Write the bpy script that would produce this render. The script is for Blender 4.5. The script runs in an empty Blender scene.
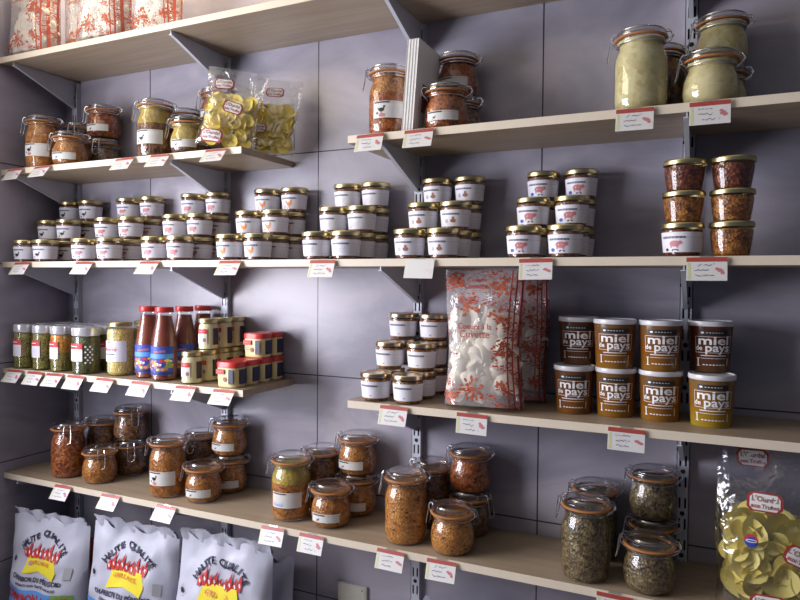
import bpy, bmesh, math, random
from mathutils import Vector, Matrix, noise

random.seed(4)
SC = bpy.context.scene
COL = SC.collection
PI = math.pi

# ------------------------------------------------------------------ camera
CAM = Vector((1.5466, -1.5171, 0.5561))
YAW, PIT, ROL = 0.4339, -0.0288, 0.0074
fw = Vector((-math.sin(YAW) * math.cos(PIT), math.cos(YAW) * math.cos(PIT), math.sin(PIT)))
rt = Vector((math.cos(YAW), math.sin(YAW), 0))
up = rt.cross(fw)
r2 = rt * math.cos(ROL) + up * math.sin(ROL)
u2 = -rt * math.sin(ROL) + up * math.cos(ROL)
cd = bpy.data.cameras.new('camera')
cam = bpy.data.objects.new('camera', cd)
COL.objects.link(cam)
cam.matrix_world = Matrix(((r2.x, u2.x, -fw.x, CAM.x), (r2.y, u2.y, -fw.y, CAM.y), (r2.z, u2.z, -fw.z, CAM.z), (0, 0, 0, 1)))
cd.sensor_width = 36.0
cd.lens = 659.8 / 800 * 36
cd.clip_start = 0.02
SC.camera = cam

# ------------------------------------------------------------------ world, lights, exposure
W = bpy.data.worlds.new('world'); SC.world = W; W.use_nodes = True
bg = W.node_tree.nodes['Background']
bg.inputs[0].default_value = (0.48, 0.56, 0.85, 1)
bg.inputs[1].default_value = 0.12

def area(name, loc, target, sx, sy, power, col):
    l = bpy.data.lights.new(name, 'AREA'); l.shape = 'RECTANGLE'; l.size = sx; l.size_y = sy
    l.energy = power; l.color = col
    o = bpy.data.objects.new(name, l); COL.objects.link(o); o.location = loc
    o.rotation_euler = (Vector(target) - Vector(loc)).to_track_quat('-Z', 'Y').to_euler()
    return o
# daylight through the tall window in the left wall: cooler below, warm under its top
area('window_daylight_low', (-0.395, -1.26, 0.60), (1.0, -1.26, 0.60), 1.26, 0.92, 62, (0.90, 0.90, 1.0))
area('window_daylight_high', (-0.395, -1.26, 1.53), (1.0, -1.26, 1.53), 1.26, 0.34, 12, (1.0, 0.88, 0.66))
# warm strip lamp under the ceiling, above the top shelf
area('ceiling_strip_light', (0.35, -0.15, 1.70), (0.35, -0.10, 1.2), 1.3, 0.06, 14, (1.0, 0.86, 0.62))
SC.view_settings.view_transform = 'Standard'
SC.view_settings.look = 'None'
SC.view_settings.gamma = 1
SC.view_settings.use_curve_mapping = False
SC.view_settings.exposure = 0.0

# ------------------------------------------------------------------ materials
def newmat(name):
    m = bpy.data.materials.new(name); m.use_nodes = True
    nt = m.node_tree
    return m, nt, nt.nodes['Principled BSDF'], nt.nodes['Material Output']
def c4(c): return (c[0], c[1], c[2], 1)
def simple(name, col, rough=0.5, metal=0.0, var=0.0, scale=30, bump=0.0, trans=0.0):
    m, nt, b, out = newmat(name)
    b.inputs['Base Color'].default_value = c4(col)
    b.inputs['Roughness'].default_value = rough
    b.inputs['Metallic'].default_value = metal
    b.inputs['Transmission Weight'].default_value = trans
    tc = nt.nodes.new('ShaderNodeTexCoord'); n = nt.nodes.new('ShaderNodeTexNoise')
    n.inputs['Scale'].default_value = scale; n.inputs['Detail'].default_value = 3
    nt.links.new(tc.outputs['Object'], n.inputs['Vector'])
    if var:
        mx = nt.nodes.new('ShaderNodeMix'); mx.data_type = 'RGBA'
        mx.inputs[6].default_value = c4([v * (1 - var) for v in col])
        mx.inputs[7].default_value = c4([min(1, v * (1 + var)) for v in col])
        nt.links.new(n.outputs['Fac'], mx.inputs[0]); nt.links.new(mx.outputs[2], b.inputs['Base Color'])
    if bump:
        bp = nt.nodes.new('ShaderNodeBump'); bp.inputs['Strength'].default_value = bump; bp.inputs['Distance'].default_value = 0.003
        nt.links.new(n.outputs['Fac'], bp.inputs['Height']); nt.links.new(bp.outputs['Normal'], b.inputs['Normal'])
    return m
def ramp(nt, stops):
    r = nt.nodes.new('ShaderNodeValToRGB'); e = r.color_ramp.elements
    e[0].position, e[0].color = stops[0][0], c4(stops[0][1])
    e[1].position, e[1].color = stops[-1][0], c4(stops[-1][1])
    for p, c in stops[1:-1]:
        k = e.new(p); k.color = c4(c)
    return r
def rand_vec(nt, scale=7.0):
    tc = nt.nodes.new('ShaderNodeTexCoord'); oi = nt.nodes.new('ShaderNodeObjectInfo')
    mu = nt.nodes.new('ShaderNodeMath'); mu.operation = 'MULTIPLY'; mu.inputs[1].default_value = scale
    nt.links.new(oi.outputs['Random'], mu.inputs[0])
    ad = nt.nodes.new('ShaderNodeVectorMath'); ad.operation = 'ADD'
    nt.links.new(tc.outputs['Object'], ad.inputs[0]); nt.links.new(mu.outputs[0], ad.inputs[1])
    return ad.outputs[0]
def contents(name, stops, nscale=45, vscale=110, vmix=0.42, rough=0.35, bump=0.5):
    m, nt, b, out = newmat(name)
    v = rand_vec(nt)
    n = nt.nodes.new('ShaderNodeTexNoise'); n.inputs['Scale'].default_value = nscale; n.inputs['Detail'].default_value = 5
    vo = nt.nodes.new('ShaderNodeTexVoronoi'); vo.inputs['Scale'].default_value = vscale * 1.7
    nt.links.new(v, n.inputs['Vector']); nt.links.new(v, vo.inputs['Vector'])
    sp = nt.nodes.new('ShaderNodeSeparateColor'); nt.links.new(vo.outputs['Color'], sp.inputs[0])
    mx = nt.nodes.new('ShaderNodeMix'); mx.data_type = 'FLOAT'; mx.inputs[0].default_value = vmix
    nt.links.new(n.outputs['Fac'], mx.inputs[2]); nt.links.new(sp.outputs[0], mx.inputs[3])
    r = ramp(nt, stops); nt.links.new(mx.outputs[0], r.inputs[0]); nt.links.new(r.outputs[0], b.inputs['Base Color'])
    b.inputs['Roughness'].default_value = rough
    bp = nt.nodes.new('ShaderNodeBump'); bp.inputs['Strength'].default_value = bump; bp.inputs['Distance'].default_value = 0.003
    nt.links.new(vo.outputs['Distance'], bp.inputs['Height']); nt.links.new(bp.outputs['Normal'], b.inputs['Normal'])
    return m
def fresnel(nt, ior):
    """same reflectance on both sides of a thin sheet"""
    fr = nt.nodes.new('ShaderNodeFresnel'); g = nt.nodes.new('ShaderNodeNewGeometry')
    mr = nt.nodes.new('ShaderNodeMapRange'); mr.inputs[3].default_value = ior; mr.inputs[4].default_value = 1 / ior
    nt.links.new(g.outputs['Backfacing'], mr.inputs[0]); nt.links.new(mr.outputs[0], fr.inputs['IOR'])
    return fr
def clear(name, tint=(1, 1, 1), ior=1.5, rough=0.04, wrinkle=0.0, wscale=25, gloss=1.0, base=0.0):
    m = bpy.data.materials.new(name); m.use_nodes = True; nt = m.node_tree
    nt.nodes.clear()
    out = nt.nodes.new('ShaderNodeOutputMaterial'); mix = nt.nodes.new('ShaderNodeMixShader')
    tr = nt.nodes.new('ShaderNodeBsdfTransparent'); gl = nt.nodes.new('ShaderNodeBsdfGlossy')
    fr = fresnel(nt, ior)
    tr.inputs[0].default_value = c4(tint); gl.inputs['Roughness'].default_value = rough
    gl.inputs[0].default_value = (gloss, gloss, gloss, 1)
    ma = nt.nodes.new('ShaderNodeMath'); ma.operation = 'ADD'; ma.inputs[1].default_value = base; ma.use_clamp = True
    nt.links.new(fr.outputs[0], ma.inputs[0])
    nt.links.new(ma.outputs[0], mix.inputs[0]); nt.links.new(tr.outputs[0], mix.inputs[1]); nt.links.new(gl.outputs[0], mix.inputs[2])
    nt.links.new(mix.outputs[0], out.inputs[0])
    if wrinkle:
        tc = nt.nodes.new('ShaderNodeTexCoord'); n = nt.nodes.new('ShaderNodeTexNoise'); n.inputs['Scale'].default_value = wscale
        n.inputs['Detail'].default_value = 2; n.inputs['Distortion'].default_value = 1.5
        nt.links.new(tc.outputs['Object'], n.inputs['Vector'])
        bp = nt.nodes.new('ShaderNodeBump'); bp.inputs['Strength'].default_value = wrinkle; bp.inputs['Distance'].default_value = 0.01
        nt.links.new(n.outputs['Fac'], bp.inputs['Height'])
        nt.links.new(bp.outputs['Normal'], gl.inputs['Normal']); nt.links.new(bp.outputs['Normal'], fr.inputs['Normal'])
    return m

def tile_mat(name, axis, tint=(1, 1, 1), shift=0.0):
    """satin tiles 60 x 30 cm with thin dark joints; the joint grid follows world position"""
    m, nt, b, out = newmat(name)
    g = nt.nodes.new('ShaderNodeNewGeometry'); s = nt.nodes.new('ShaderNodeSeparateXYZ')
    nt.links.new(g.outputs['Position'], s.inputs[0])
    def dist(sock, period, off):
        a = nt.nodes.new('ShaderNodeMath'); a.operation = 'ADD'; a.inputs[1].default_value = off + period * 50 + period / 2
        nt.links.new(sock, a.inputs[0])
        w = nt.nodes.new('ShaderNodeMath'); w.operation = 'MODULO'; w.inputs[1].default_value = period
        nt.links.new(a.outputs[0], w.inputs[0])
        d = nt.nodes.new('ShaderNodeMath'); d.operation = 'SUBTRACT'; d.inputs[1].default_value = period / 2
        nt.links.new(w.outputs[0], d.inputs[0])
        ab = nt.nodes.new('ShaderNodeMath'); ab.operation = 'ABSOLUTE'; nt.links.new(d.outputs[0], ab.inputs[0])
        return ab.outputs[0]
    du = dist(s.outputs[axis], 0.6, shift); dz = dist(s.outputs['Z'], 0.3, 0.0)
    mn = nt.nodes.new('ShaderNodeMath'); mn.operation = 'MINIMUM'
    nt.links.new(du, mn.inputs[0]); nt.links.new(dz, mn.inputs[1])
    lt = nt.nodes.new('ShaderNodeMath'); lt.operation = 'LESS_THAN'; lt.inputs[1].default_value = 0.0016
    nt.links.new(mn.outputs[0], lt.inputs[0])
    n1 = nt.nodes.new('ShaderNodeTexNoise'); n1.inputs['Scale'].default_value = 2.3; n1.inputs['Detail'].default_value = 6; n1.inputs['Distortion'].default_value = 1.0
    mp = nt.nodes.new('ShaderNodeMapping'); mp.inputs['Scale'].default_value = (1, 1, 2.2)
    nt.links.new(g.outputs['Position'], mp.inputs[0]); nt.links.new(mp.outputs[0], n1.inputs['Vector'])
    r = ramp(nt, [(0.36, [a * t for a, t in zip((0.245, 0.235, 0.285), tint)]), (0.50, [a * t for a, t in zip((0.33, 0.312, 0.370), tint)]), (0.64, [a * t for a, t in zip((0.43, 0.395, 0.450), tint)])])
    nt.links.new(n1.outputs['Fac'], r.inputs[0])
    mx = nt.nodes.new('ShaderNodeMix'); mx.data_type = 'RGBA'
    nt.links.new(lt.outputs[0], mx.inputs[0]); nt.links.new(r.outputs[0], mx.inputs[6]); mx.inputs[7].default_value = (0.02, 0.02, 0.03, 1)
    nt.links.new(mx.outputs[2], b.inputs['Base Color'])
    b.inputs['Roughness'].default_value = 0.29
    n2 = nt.nodes.new('ShaderNodeTexNoise'); n2.inputs['Scale'].default_value = 60; n2.inputs['Detail'].default_value = 3
    nt.links.new(mp.outputs[0], n2.inputs['Vector'])
    bp = nt.nodes.new('ShaderNodeBump'); bp.inputs['Strength'].default_value = 0.12; bp.inputs['Distance'].default_value = 0.002
    nt.links.new(n2.outputs['Fac'], bp.inputs['Height']); nt.links.new(bp.outputs['Normal'], b.inputs['Normal'])
    return m

def wood_mat(name, light, dark):
    m, nt, b, out = newmat(name)
    tc = nt.nodes.new('ShaderNodeTexCoord'); mp = nt.nodes.new('ShaderNodeMapping'); mp.inputs['Scale'].default_value = (2.0, 28, 28)
    n = nt.nodes.new('ShaderNodeTexNoise'); n.inputs['Scale'].default_value = 2.2; n.inputs['Detail'].default_value = 5
    nt.links.new(tc.outputs['Object'], mp.inputs[0]); nt.links.new(mp.outputs[0], n.inputs['Vector'])
    r = ramp(nt, [(0.3, dark), (0.7, light)]); nt.links.new(n.outputs['Fac'], r.inputs[0]); nt.links.new(r.outputs[0], b.inputs['Base Color'])
    b.inputs['Roughness'].default_value = 0.42
    return m

MAT = {}
MAT['tile'] = tile_mat('grey_lilac_tile', 'X')
MAT['tile_side'] = tile_mat('grey_tile_side_lit', 'Y', (1.1, 1.1, 1.15), 0.31)  # same tile raised in tone, light on the side wall put into its colour
MAT['wood'] = wood_mat('light_wood_shelf', (0.35, 0.27, 0.19), (0.27, 0.205, 0.14))
MAT['edge'] = simple('pale_edge_band', (0.66, 0.58, 0.46), 0.4, var=0.05)
MAT['steel'] = simple('grey_painted_steel', (0.55, 0.57, 0.64), 0.4, 0.2, var=0.06)
MAT['dark'] = simple('slot_shade_and_stud', (0.01, 0.01, 0.015), 0.8)  # near black, paints the shade inside the upright slots and holes
MAT['glass'] = clear('clear_glass', (0.97, 0.98, 0.97))
MAT['lidglass'] = clear('lid_glass', (0.80, 0.82, 0.84), ior=1.55, rough=0.18, base=0.10)
MAT['wire'] = simple('zinc_wire', (0.65, 0.66, 0.70), 0.25, 1.0)
MAT['rubber'] = simple('orange_rubber', (0.40, 0.16, 0.05), 0.4, var=0.35)
MAT['gold'] = simple('gold_lid', (0.62, 0.52, 0.27), 0.33, 1.0, var=0.08)
MAT['bronze'] = simple('bronze_lid', (0.60, 0.47, 0.30), 0.28, 1.0, var=0.08)
MAT['silver'] = simple('silver_lid', (0.78, 0.79, 0.84), 0.25, 0.6)
MAT['redlid'] = simple('red_lid', (0.52, 0.035, 0.03), 0.3)
MAT['paper'] = simple('label_paper', (0.70, 0.69, 0.75), 0.5)
MAT['cream_paper'] = simple('cream_label', (0.62, 0.61, 0.57), 0.55)
MAT['navy'] = simple('navy_print', (0.025, 0.025, 0.06), 0.5)
MAT['black'] = simple('black_print', (0.012, 0.012, 0.014), 0.5)
MAT['grey'] = simple('grey_print', (0.38, 0.37, 0.40), 0.5)
MAT['palegrey'] = simple('pale_grey_print', (0.55, 0.54, 0.57), 0.5)
MAT['pink'] = simple('pink_print', (0.52, 0.18, 0.20), 0.5)
MAT['red'] = simple('red_print', (0.55, 0.04, 0.04), 0.5)
MAT['brick'] = simple('brick_red_band', (0.38, 0.055, 0.040), 0.5)
MAT['orange'] = simple('orange_print', (0.75, 0.25, 0.05), 0.5)
MAT['brown'] = simple('brown_print', (0.30, 0.13, 0.08), 0.5)
MAT['blue'] = simple('blue_print', (0.03, 0.07, 0.42), 0.5)
MAT['sky'] = simple('sky_blue_print', (0.10, 0.30, 0.70), 0.5)
MAT['yellow'] = simple('yellow_print', (0.85, 0.72, 0.04), 0.5)
MAT['green'] = simple('green_print', (0.20, 0.35, 0.06), 0.5)
MAT['white'] = simple('white_print', (0.85, 0.84, 0.84), 0.5)
MAT['paste'] = contents('brown_terrine', [(0.3, (0.10, 0.035, 0.025)), (0.55, (0.22, 0.09, 0.06)), (0.75, (0.34, 0.17, 0.10))])
MAT['paste_amber'] = contents('amber_terrine', [(0.3, (0.09, 0.025, 0.006)), (0.5, (0.25, 0.085, 0.015)), (0.75, (0.48, 0.21, 0.04))], 40, 130)
MAT['paste_red'] = contents('red_brown_terrine', [(0.3, (0.05, 0.012, 0.008)), (0.55, (0.14, 0.03, 0.012)), (0.78, (0.30, 0.10, 0.03))], 40, 130)
MAT['confit'] = contents('confit_orange', [(0.26, (0.15, 0.045, 0.010)), (0.44, (0.30, 0.105, 0.018)), (0.6, (0.40, 0.155, 0.026)), (0.80, (0.50, 0.24, 0.055))], 60, 110)
MAT['confit_red'] = contents('confit_red', [(0.28, (0.07, 0.014, 0.005)), (0.5, (0.27, 0.062, 0.012)), (0.78, (0.44, 0.15, 0.03))], 32, 90)
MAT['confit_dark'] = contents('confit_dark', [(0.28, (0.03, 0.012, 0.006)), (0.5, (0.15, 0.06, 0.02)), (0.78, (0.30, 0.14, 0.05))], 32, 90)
MAT['spicy'] = contents('speckled_orange', [(0.26, (0.03, 0.012, 0.005)), (0.34, (0.32, 0.115, 0.02)), (0.6, (0.44, 0.18, 0.035)), (0.78, (0.58, 0.30, 0.08))], 45, 130, 0.45)
MAT['olive'] = contents('grey_olive_confit', [(0.28, (0.02, 0.018, 0.012)), (0.5, (0.13, 0.088, 0.040)), (0.65, (0.20, 0.14, 0.06)), (0.8, (0.30, 0.26, 0.15))], 55, 120)
MAT['fat'] = contents('pale_duck_fat', [(0.28, (0.38, 0.31, 0.12)), (0.5, (0.52, 0.455, 0.235)), (0.8, (0.60, 0.55, 0.35))], 14, 60, 0.25, 0.5, 0.15)
MAT['fatbase'] = contents('amber_jelly', [(0.28, (0.10, 0.03, 0.01)), (0.6, (0.32, 0.16, 0.04)), (0.8, (0.45, 0.33, 0.12))], 40, 80)
MAT['oil'] = contents('yellow_fat', [(0.28, (0.28, 0.19, 0.03)), (0.8, (0.52, 0.38, 0.08))], 20, 60, 0.2)
MAT['pickle'] = contents('green_pickles', [(0.25, (0.05, 0.05, 0.01)), (0.5, (0.20, 0.19, 0.035)), (0.7, (0.32, 0.30, 0.07)), (0.85, (0.42, 0.16, 0.05))], 60, 190, 0.6)
MAT['pickle_orange'] = contents('orange_pickles', [(0.25, (0.35, 0.09, 0.01)), (0.6, (0.70, 0.28, 0.02)), (0.85, (0.45, 0.35, 0.05))], 60, 190, 0.6)
MAT['herb'] = contents('dark_green_herbs', [(0.25, (0.02, 0.025, 0.008)), (0.6, (0.08, 0.085, 0.02)), (0.85, (0.20, 0.18, 0.04))], 60, 190, 0.6)
MAT['chick'] = contents('chickpeas', [(0.2, (0.45, 0.30, 0.06)), (0.5, (0.66, 0.50, 0.14)), (0.85, (0.78, 0.64, 0.28))], 30, 150, 0.7, 0.3, 0.9)
MAT['sauce'] = contents('tomato_sauce', [(0.3, (0.15, 0.025, 0.012)), (0.7, (0.24, 0.05, 0.022))], 20, 60, 0.15, 0.4, 0.1)
MAT['mayo'] = simple('cream_sauce', (0.74, 0.68, 0.40), 0.35, var=0.04)
MAT['tubcream'] = simple('pale_yellow_tub', (0.72, 0.60, 0.28), 0.35, var=0.04)

def honey(name, top, mid, bot):
    m, nt, b, out = newmat(name)
    tc = nt.nodes.new('ShaderNodeTexCoord'); s = nt.nodes.new('ShaderNodeSeparateXYZ'); nt.links.new(tc.outputs['Object'], s.inputs[0])
    mr = nt.nodes.new('ShaderNodeMapRange'); mr.inputs[1].default_value = 0; mr.inputs[2].default_value = 0.095
    nt.links.new(s.outputs['Z'], mr.inputs[0])
    n = nt.nodes.new('ShaderNodeTexNoise'); n.inputs['Scale'].default_value = 18; nt.links.new(rand_vec(nt), n.inputs['Vector'])
    ma = nt.nodes.new('ShaderNodeMath'); ma.operation = 'MULTIPLY_ADD'; ma.inputs[1].default_value = 0.35; nt.links.new(n.outputs['Fac'], ma.inputs[0]); nt.links.new(mr.outputs[0], ma.inputs[2])
    r = ramp(nt, [(0.15, bot), (0.6, mid), (1.0, top)]); nt.links.new(ma.outputs[0], r.inputs[0]); nt.links.new(r.outputs[0], b.inputs['Base Color'])
    b.inputs['Roughness'].default_value = 0.22
    b.inputs['Subsurface Weight'].default_value = 0.0
    return m
MAT['honey_dark'] = honey('dark_honey', (0.10, 0.03, 0.012), (0.11, 0.035, 0.014), (0.12, 0.045, 0.016))
MAT['honey_amber'] = honey('amber_honey', (0.16, 0.075, 0.022), (0.20, 0.070, 0.010), (0.26, 0.115, 0.012))
MAT['honey_red'] = honey('red_amber_honey', (0.13, 0.05, 0.018), (0.17, 0.055, 0.010), (0.20, 0.075, 0.012))
MAT['honey_gold'] = honey('golden_honey', (0.19, 0.10, 0.03), (0.25, 0.11, 0.012), (0.36, 0.25, 0.02))
MAT['film'] = clear('clear_film', (0.93, 0.93, 0.95), ior=1.45, rough=0.16, wrinkle=1.0, wscale=16, base=0.09)
MAT['chips'] = simple('yellow_potato_crisps', (0.90, 0.68, 0.09), 0.5, var=0.2, scale=22)
MAT['chips_pale'] = simple('pale_potato_crisps', (0.82, 0.71, 0.20), 0.5, var=0.2, scale=22)
MAT['meringue'] = simple('white_meringue', (0.84, 0.79, 0.66), 0.6, var=0.06)
MAT['bagwhite'] = simple('white_sack', (0.50, 0.51, 0.60), 0.42, var=0.05, scale=12, bump=0.4)
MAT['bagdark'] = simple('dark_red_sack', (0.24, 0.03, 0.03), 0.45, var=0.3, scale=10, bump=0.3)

def printed_film():
    """clear film with a red floral print and red pinstripes on its right side (UV driven)"""
    m = bpy.data.materials.new('printed_film'); m.use_nodes = True; nt = m.node_tree; nt.nodes.clear(); L = nt.links.new
    out = nt.nodes.new('ShaderNodeOutputMaterial')
    uv = nt.nodes.new('ShaderNodeUVMap'); s = nt.nodes.new('ShaderNodeSeparateXYZ'); L(uv.outputs[0], s.inputs[0])
    def math1(op, a, b=None, **k):
        n = nt.nodes.new('ShaderNodeMath'); n.operation = op
        for i, v in enumerate((a, b)):
            if v is None: continue
            if isinstance(v, (int, float)): n.inputs[i].default_value = v
            else: L(v, n.inputs[i])
        return n.outputs[0]
    U, V = s.outputs['X'], s.outputs['Y']
    # flower fields: blobs where low noise is high
    mp = nt.nodes.new('ShaderNodeMapping'); mp.inputs['Scale'].default_value = (1.0, 2.0, 1); L(uv.outputs[0], mp.inputs[0])
    n = nt.nodes.new('ShaderNodeTexNoise'); n.inputs['Scale'].default_value = 3.6; n.inputs['Detail'].default_value = 2; L(mp.outputs[0], n.inputs['Vector'])
    vo = nt.nodes.new('ShaderNodeTexVoronoi'); vo.feature = 'DISTANCE_TO_EDGE'; vo.inputs['Scale'].default_value = 26; L(mp.outputs[0], vo.inputs['Vector'])
    lace = math1('GREATER_THAN', vo.outputs['Distance'], 0.10)
    n3 = nt.nodes.new('ShaderNodeTexNoise'); n3.inputs['Scale'].default_value = 30; L(mp.outputs[0], n3.inputs['Vector'])
    hole = math1('GREATER_THAN', n3.outputs['Fac'], 0.44)
    lace = math1('MULTIPLY', lace, hole)
    # keep the print off the middle of the front (u .22-.55 , v .35-.7)
    cu = math1('ABSOLUTE', math1('SUBTRACT', U, 0.20)); cv = math1('ABSOLUTE', math1('SUBTRACT', V, 0.52))
    dist = math1('MAXIMUM', math1('MULTIPLY', cu, 4.0), math1('MULTIPLY', cv, 2.2))
    thr = math1('SUBTRACT', 0.68, math1('MULTIPLY', math1('MINIMUM', dist, 1.0), 0.17))
    blob = math1('GREATER_THAN', n.outputs['Fac'], thr)
    flow = math1('MULTIPLY', blob, lace)
    st = math1('GREATER_THAN', math1('SINE', math1('MULTIPLY', U, 210.0)), 0.55)
    band = math1('MULTIPLY', math1('GREATER_THAN', U, 0.40), math1('LESS_THAN', U, 0.56))
    st = math1('MULTIPLY', st, band)
    ink = math1('MAXIMUM', flow, st)
    tr = nt.nodes.new('ShaderNodeBsdfTransparent'); tr.inputs[0].default_value = (0.95, 0.95, 0.95, 1)
    df = nt.nodes.new('ShaderNodeBsdfDiffuse'); df.inputs[0].default_value = (0.44, 0.07, 0.04, 1)
    wh = nt.nodes.new('ShaderNodeBsdfDiffuse'); wh.inputs[0].default_value = (0.85, 0.80, 0.82, 1)
    m0 = nt.nodes.new('ShaderNodeMixShader'); m0.inputs[0].default_value = 0.22; L(tr.outputs[0], m0.inputs[1]); L(wh.outputs[0], m0.inputs[2])
    m1 = nt.nodes.new('ShaderNodeMixShader'); L(ink, m1.inputs[0]); L(m0.outputs[0], m1.inputs[1]); L(df.outputs[0], m1.inputs[2])
    gl = nt.nodes.new('ShaderNodeBsdfGlossy'); gl.inputs['Roughness'].default_value = 0.12
    fr = fresnel(nt, 1.45)
    tc = nt.nodes.new('ShaderNodeTexCoord'); nn = nt.nodes.new('ShaderNodeTexNoise'); nn.inputs['Scale'].default_value = 20; nn.inputs['Distortion'].default_value = 1.5
    L(tc.outputs['Object'], nn.inputs['Vector'])
    bp = nt.nodes.new('ShaderNodeBump'); bp.inputs['Strength'].default_value = 0.8; bp.inputs['Distance'].default_value = 0.01
    L(nn.outputs['Fac'], bp.inputs['Height']); L(bp.outputs['Normal'], gl.inputs['Normal']); L(bp.outputs['Normal'], fr.inputs['Normal'])
    ad = math1('ADD', fr.outputs[0], 0.04)
    m2 = nt.nodes.new('ShaderNodeMixShader'); L(ad, m2.inputs[0]); L(m1.outputs[0], m2.inputs[1]); L(gl.outputs[0], m2.inputs[2])
    L(m2.outputs[0], out.inputs[0])
    return m
MAT['printed'] = printed_film()

# ------------------------------------------------------------------ mesh helpers
class B:
    def __init__(s): s.v = []; s.f = []; s.m = []; s.uv = None
    def add(s, vs, fs, mi=0):
        o = len(s.v); s.v += [tuple(v) for v in vs]; s.f += [tuple(i + o for i in f) for f in fs]; s.m += [mi] * len(fs); return s
    def box(s, x0, x1, y0, y1, z0, z1, mi=0):
        return s.add([(x0, y0, z0), (x1, y0, z0), (x1, y1, z0), (x0, y1, z0), (x0, y0, z1), (x1, y0, z1), (x1, y1, z1), (x0, y1, z1)],
                     [(0, 3, 2, 1), (4, 5, 6, 7), (0, 1, 5, 4), (1, 2, 6, 5), (2, 3, 7, 6), (3, 0, 4, 7)], mi)
    def lathe(s, prof, seg=28, mi=0, ex=1.0, ey=1.0, sq=2.0):
        vs = []; fs = []; rows = []
        for r, z in prof:
            if r < 1e-6: rows.append([len(vs)]); vs.append((0, 0, z)); continue
            row = []
            for k in range(seg):
                a = 2 * PI * k / seg; c, d = math.cos(a), math.sin(a)
                q = (abs(c) ** sq + abs(d) ** sq) ** (-1 / sq)
                row.append(len(vs)); vs.append((r * q * c * ex, r * q * d * ey, z))
            rows.append(row)
        for A, C in zip(rows, rows[1:]):
            if len(A) == 1 and len(C) == 1: continue
            for k in range(seg):
                n = (k + 1) % seg
                if len(A) == 1: fs.append((A[0], C[n], C[k]))
                elif len(C) == 1: fs.append((A[k], A[n], C[0]))
                else: fs.append((A[k], A[n], C[n], C[k]))
        return s.add(vs, fs, mi)
    def tube(s, pts, r, seg=6, mi=0, closed=False):
        pts = [Vector(p) for p in pts]; n = len(pts); vs = []; fs = []
        prev = None
        for i, p in enumerate(pts):
            if closed: t = pts[(i + 1) % n] - pts[i - 1]
            else: t = pts[min(i + 1, n - 1)] - pts[max(i - 1, 0)]
            t.normalize()
            a = Vector((0, 0, 1)) if abs(t.z) < 0.9 else Vector((1, 0, 0))
            if prev is not None and abs(prev.dot(t)) < 0.95: a = prev
            x = (a - t * a.dot(t)).normalized(); y = t.cross(x); prev = x
            for k in range(seg):
                w = 2 * PI * k / seg; vs.append(p + r * (math.cos(w) * x + math.sin(w) * y))
        rng = n if closed else n - 1
        for i in range(rng):
            j = (i + 1) % n
            for k in range(seg):
                l = (k + 1) % seg; fs.append((i * seg + k, i * seg + l, j * seg + l, j * seg + k))
        if not closed: fs.append(tuple(reversed(range(seg)))); fs.append(tuple(range((n - 1) * seg, n * seg)))
        return s.add(vs, fs, mi)
    def ring(s, R, z, r, seg=28, mi=0):
        return s.tube([(R * math.cos(2 * PI * k / seg), R * math.sin(2 * PI * k / seg), z) for k in range(seg)], r, 6, mi, True)
    def build(s, name, mats, parent=None, sharp=35):
        if not isinstance(mats, (list, tuple)): mats = [mats]
        me = bpy.data.meshes.new(name); me.from_pydata(s.v, [], s.f)
        for mm in mats: me.materials.append(MAT[mm] if isinstance(mm, str) else mm)
        me.polygons.foreach_set('material_index', s.m)
        me.polygons.foreach_set('use_smooth', [True] * len(s.f))
        if s.uv:
            lay = me.uv_layers.new(name='UVMap')
            for l in me.loops: lay.data[l.index].uv = s.uv[l.vertex_index]
        me.validate(); me.update()
        me.set_sharp_from_angle(angle=math.radians(sharp))
        o = bpy.data.objects.new(name, me)
        if parent is not None: o.parent = parent
        return o

def link(o): COL.objects.link(o); return o
def structure(name, b, mats, sharp=35):
    o = link(b.build(name, mats, None, sharp)); o['kind'] = 'structure'; return o
def tag(o, label, cat, group=None, kind=None):
    o['label'] = label; o['category'] = cat
    if group: o['group'] = group
    if kind: o['kind'] = kind
    return o
def root(name): return bpy.data.objects.new(name, None)
KIDS = {}
def kids(o):
    if o.name not in KIDS: KIDS[o.name] = [c for c in bpy.data.objects if c.parent == o]
    return KIDS[o.name]
USED = []
def place(proto, loc, rz, label, cat, group=None, rot=None, scale=None):
    def cp(o, par):
        c = o.copy(); COL.objects.link(c)
        if par is not None: c.parent = par
        for k in kids(o): cp(k, c)
        return c
    r = cp(proto, None)
    r.location = loc; r.rotation_euler = rot if rot else (0, 0, rz)
    if scale: r.scale = scale
    if proto not in USED: USED.append(proto)
    return tag(r, label, cat, group)

TXT = {}
def text2d(body, size, sx=1.0, bold=0.0):
    """lettering as a flat 2-D mesh centred on the origin: verts, faces"""
    key = (body, size, sx, bold)
    if key in TXT: return TXT[key]
    cu = bpy.data.curves.new('t', 'FONT'); cu.body = body; cu.size = size; cu.resolution_u = 2; cu.offset = bold
    cu.align_x = 'CENTER'; cu.align_y = 'CENTER'
    o = bpy.data.objects.new('t', cu); COL.objects.link(o)
    dg = bpy.context.evaluated_depsgraph_get(); dg.update()
    e = o.evaluated_get(dg); me = e.to_mesh()
    vs = [(v.co.x * sx, v.co.y) for v in me.vertices]; fs = [tuple(p.vertices) for p in me.polygons]
    e.to_mesh_clear(); bpy.data.objects.remove(o); bpy.data.curves.remove(cu)
    TXT[key] = (vs, fs); return TXT[key]
def disc2d(cx, cy, rx, ry, n=12, a0=0):
    return ([(cx, cy)] + [(cx + rx * math.cos(2 * PI * k / n + a0), cy + ry * math.sin(2 * PI * k / n + a0)) for k in range(n)],
            [(0, k + 1, (k + 1) % n + 1) for k in range(n)])
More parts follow.
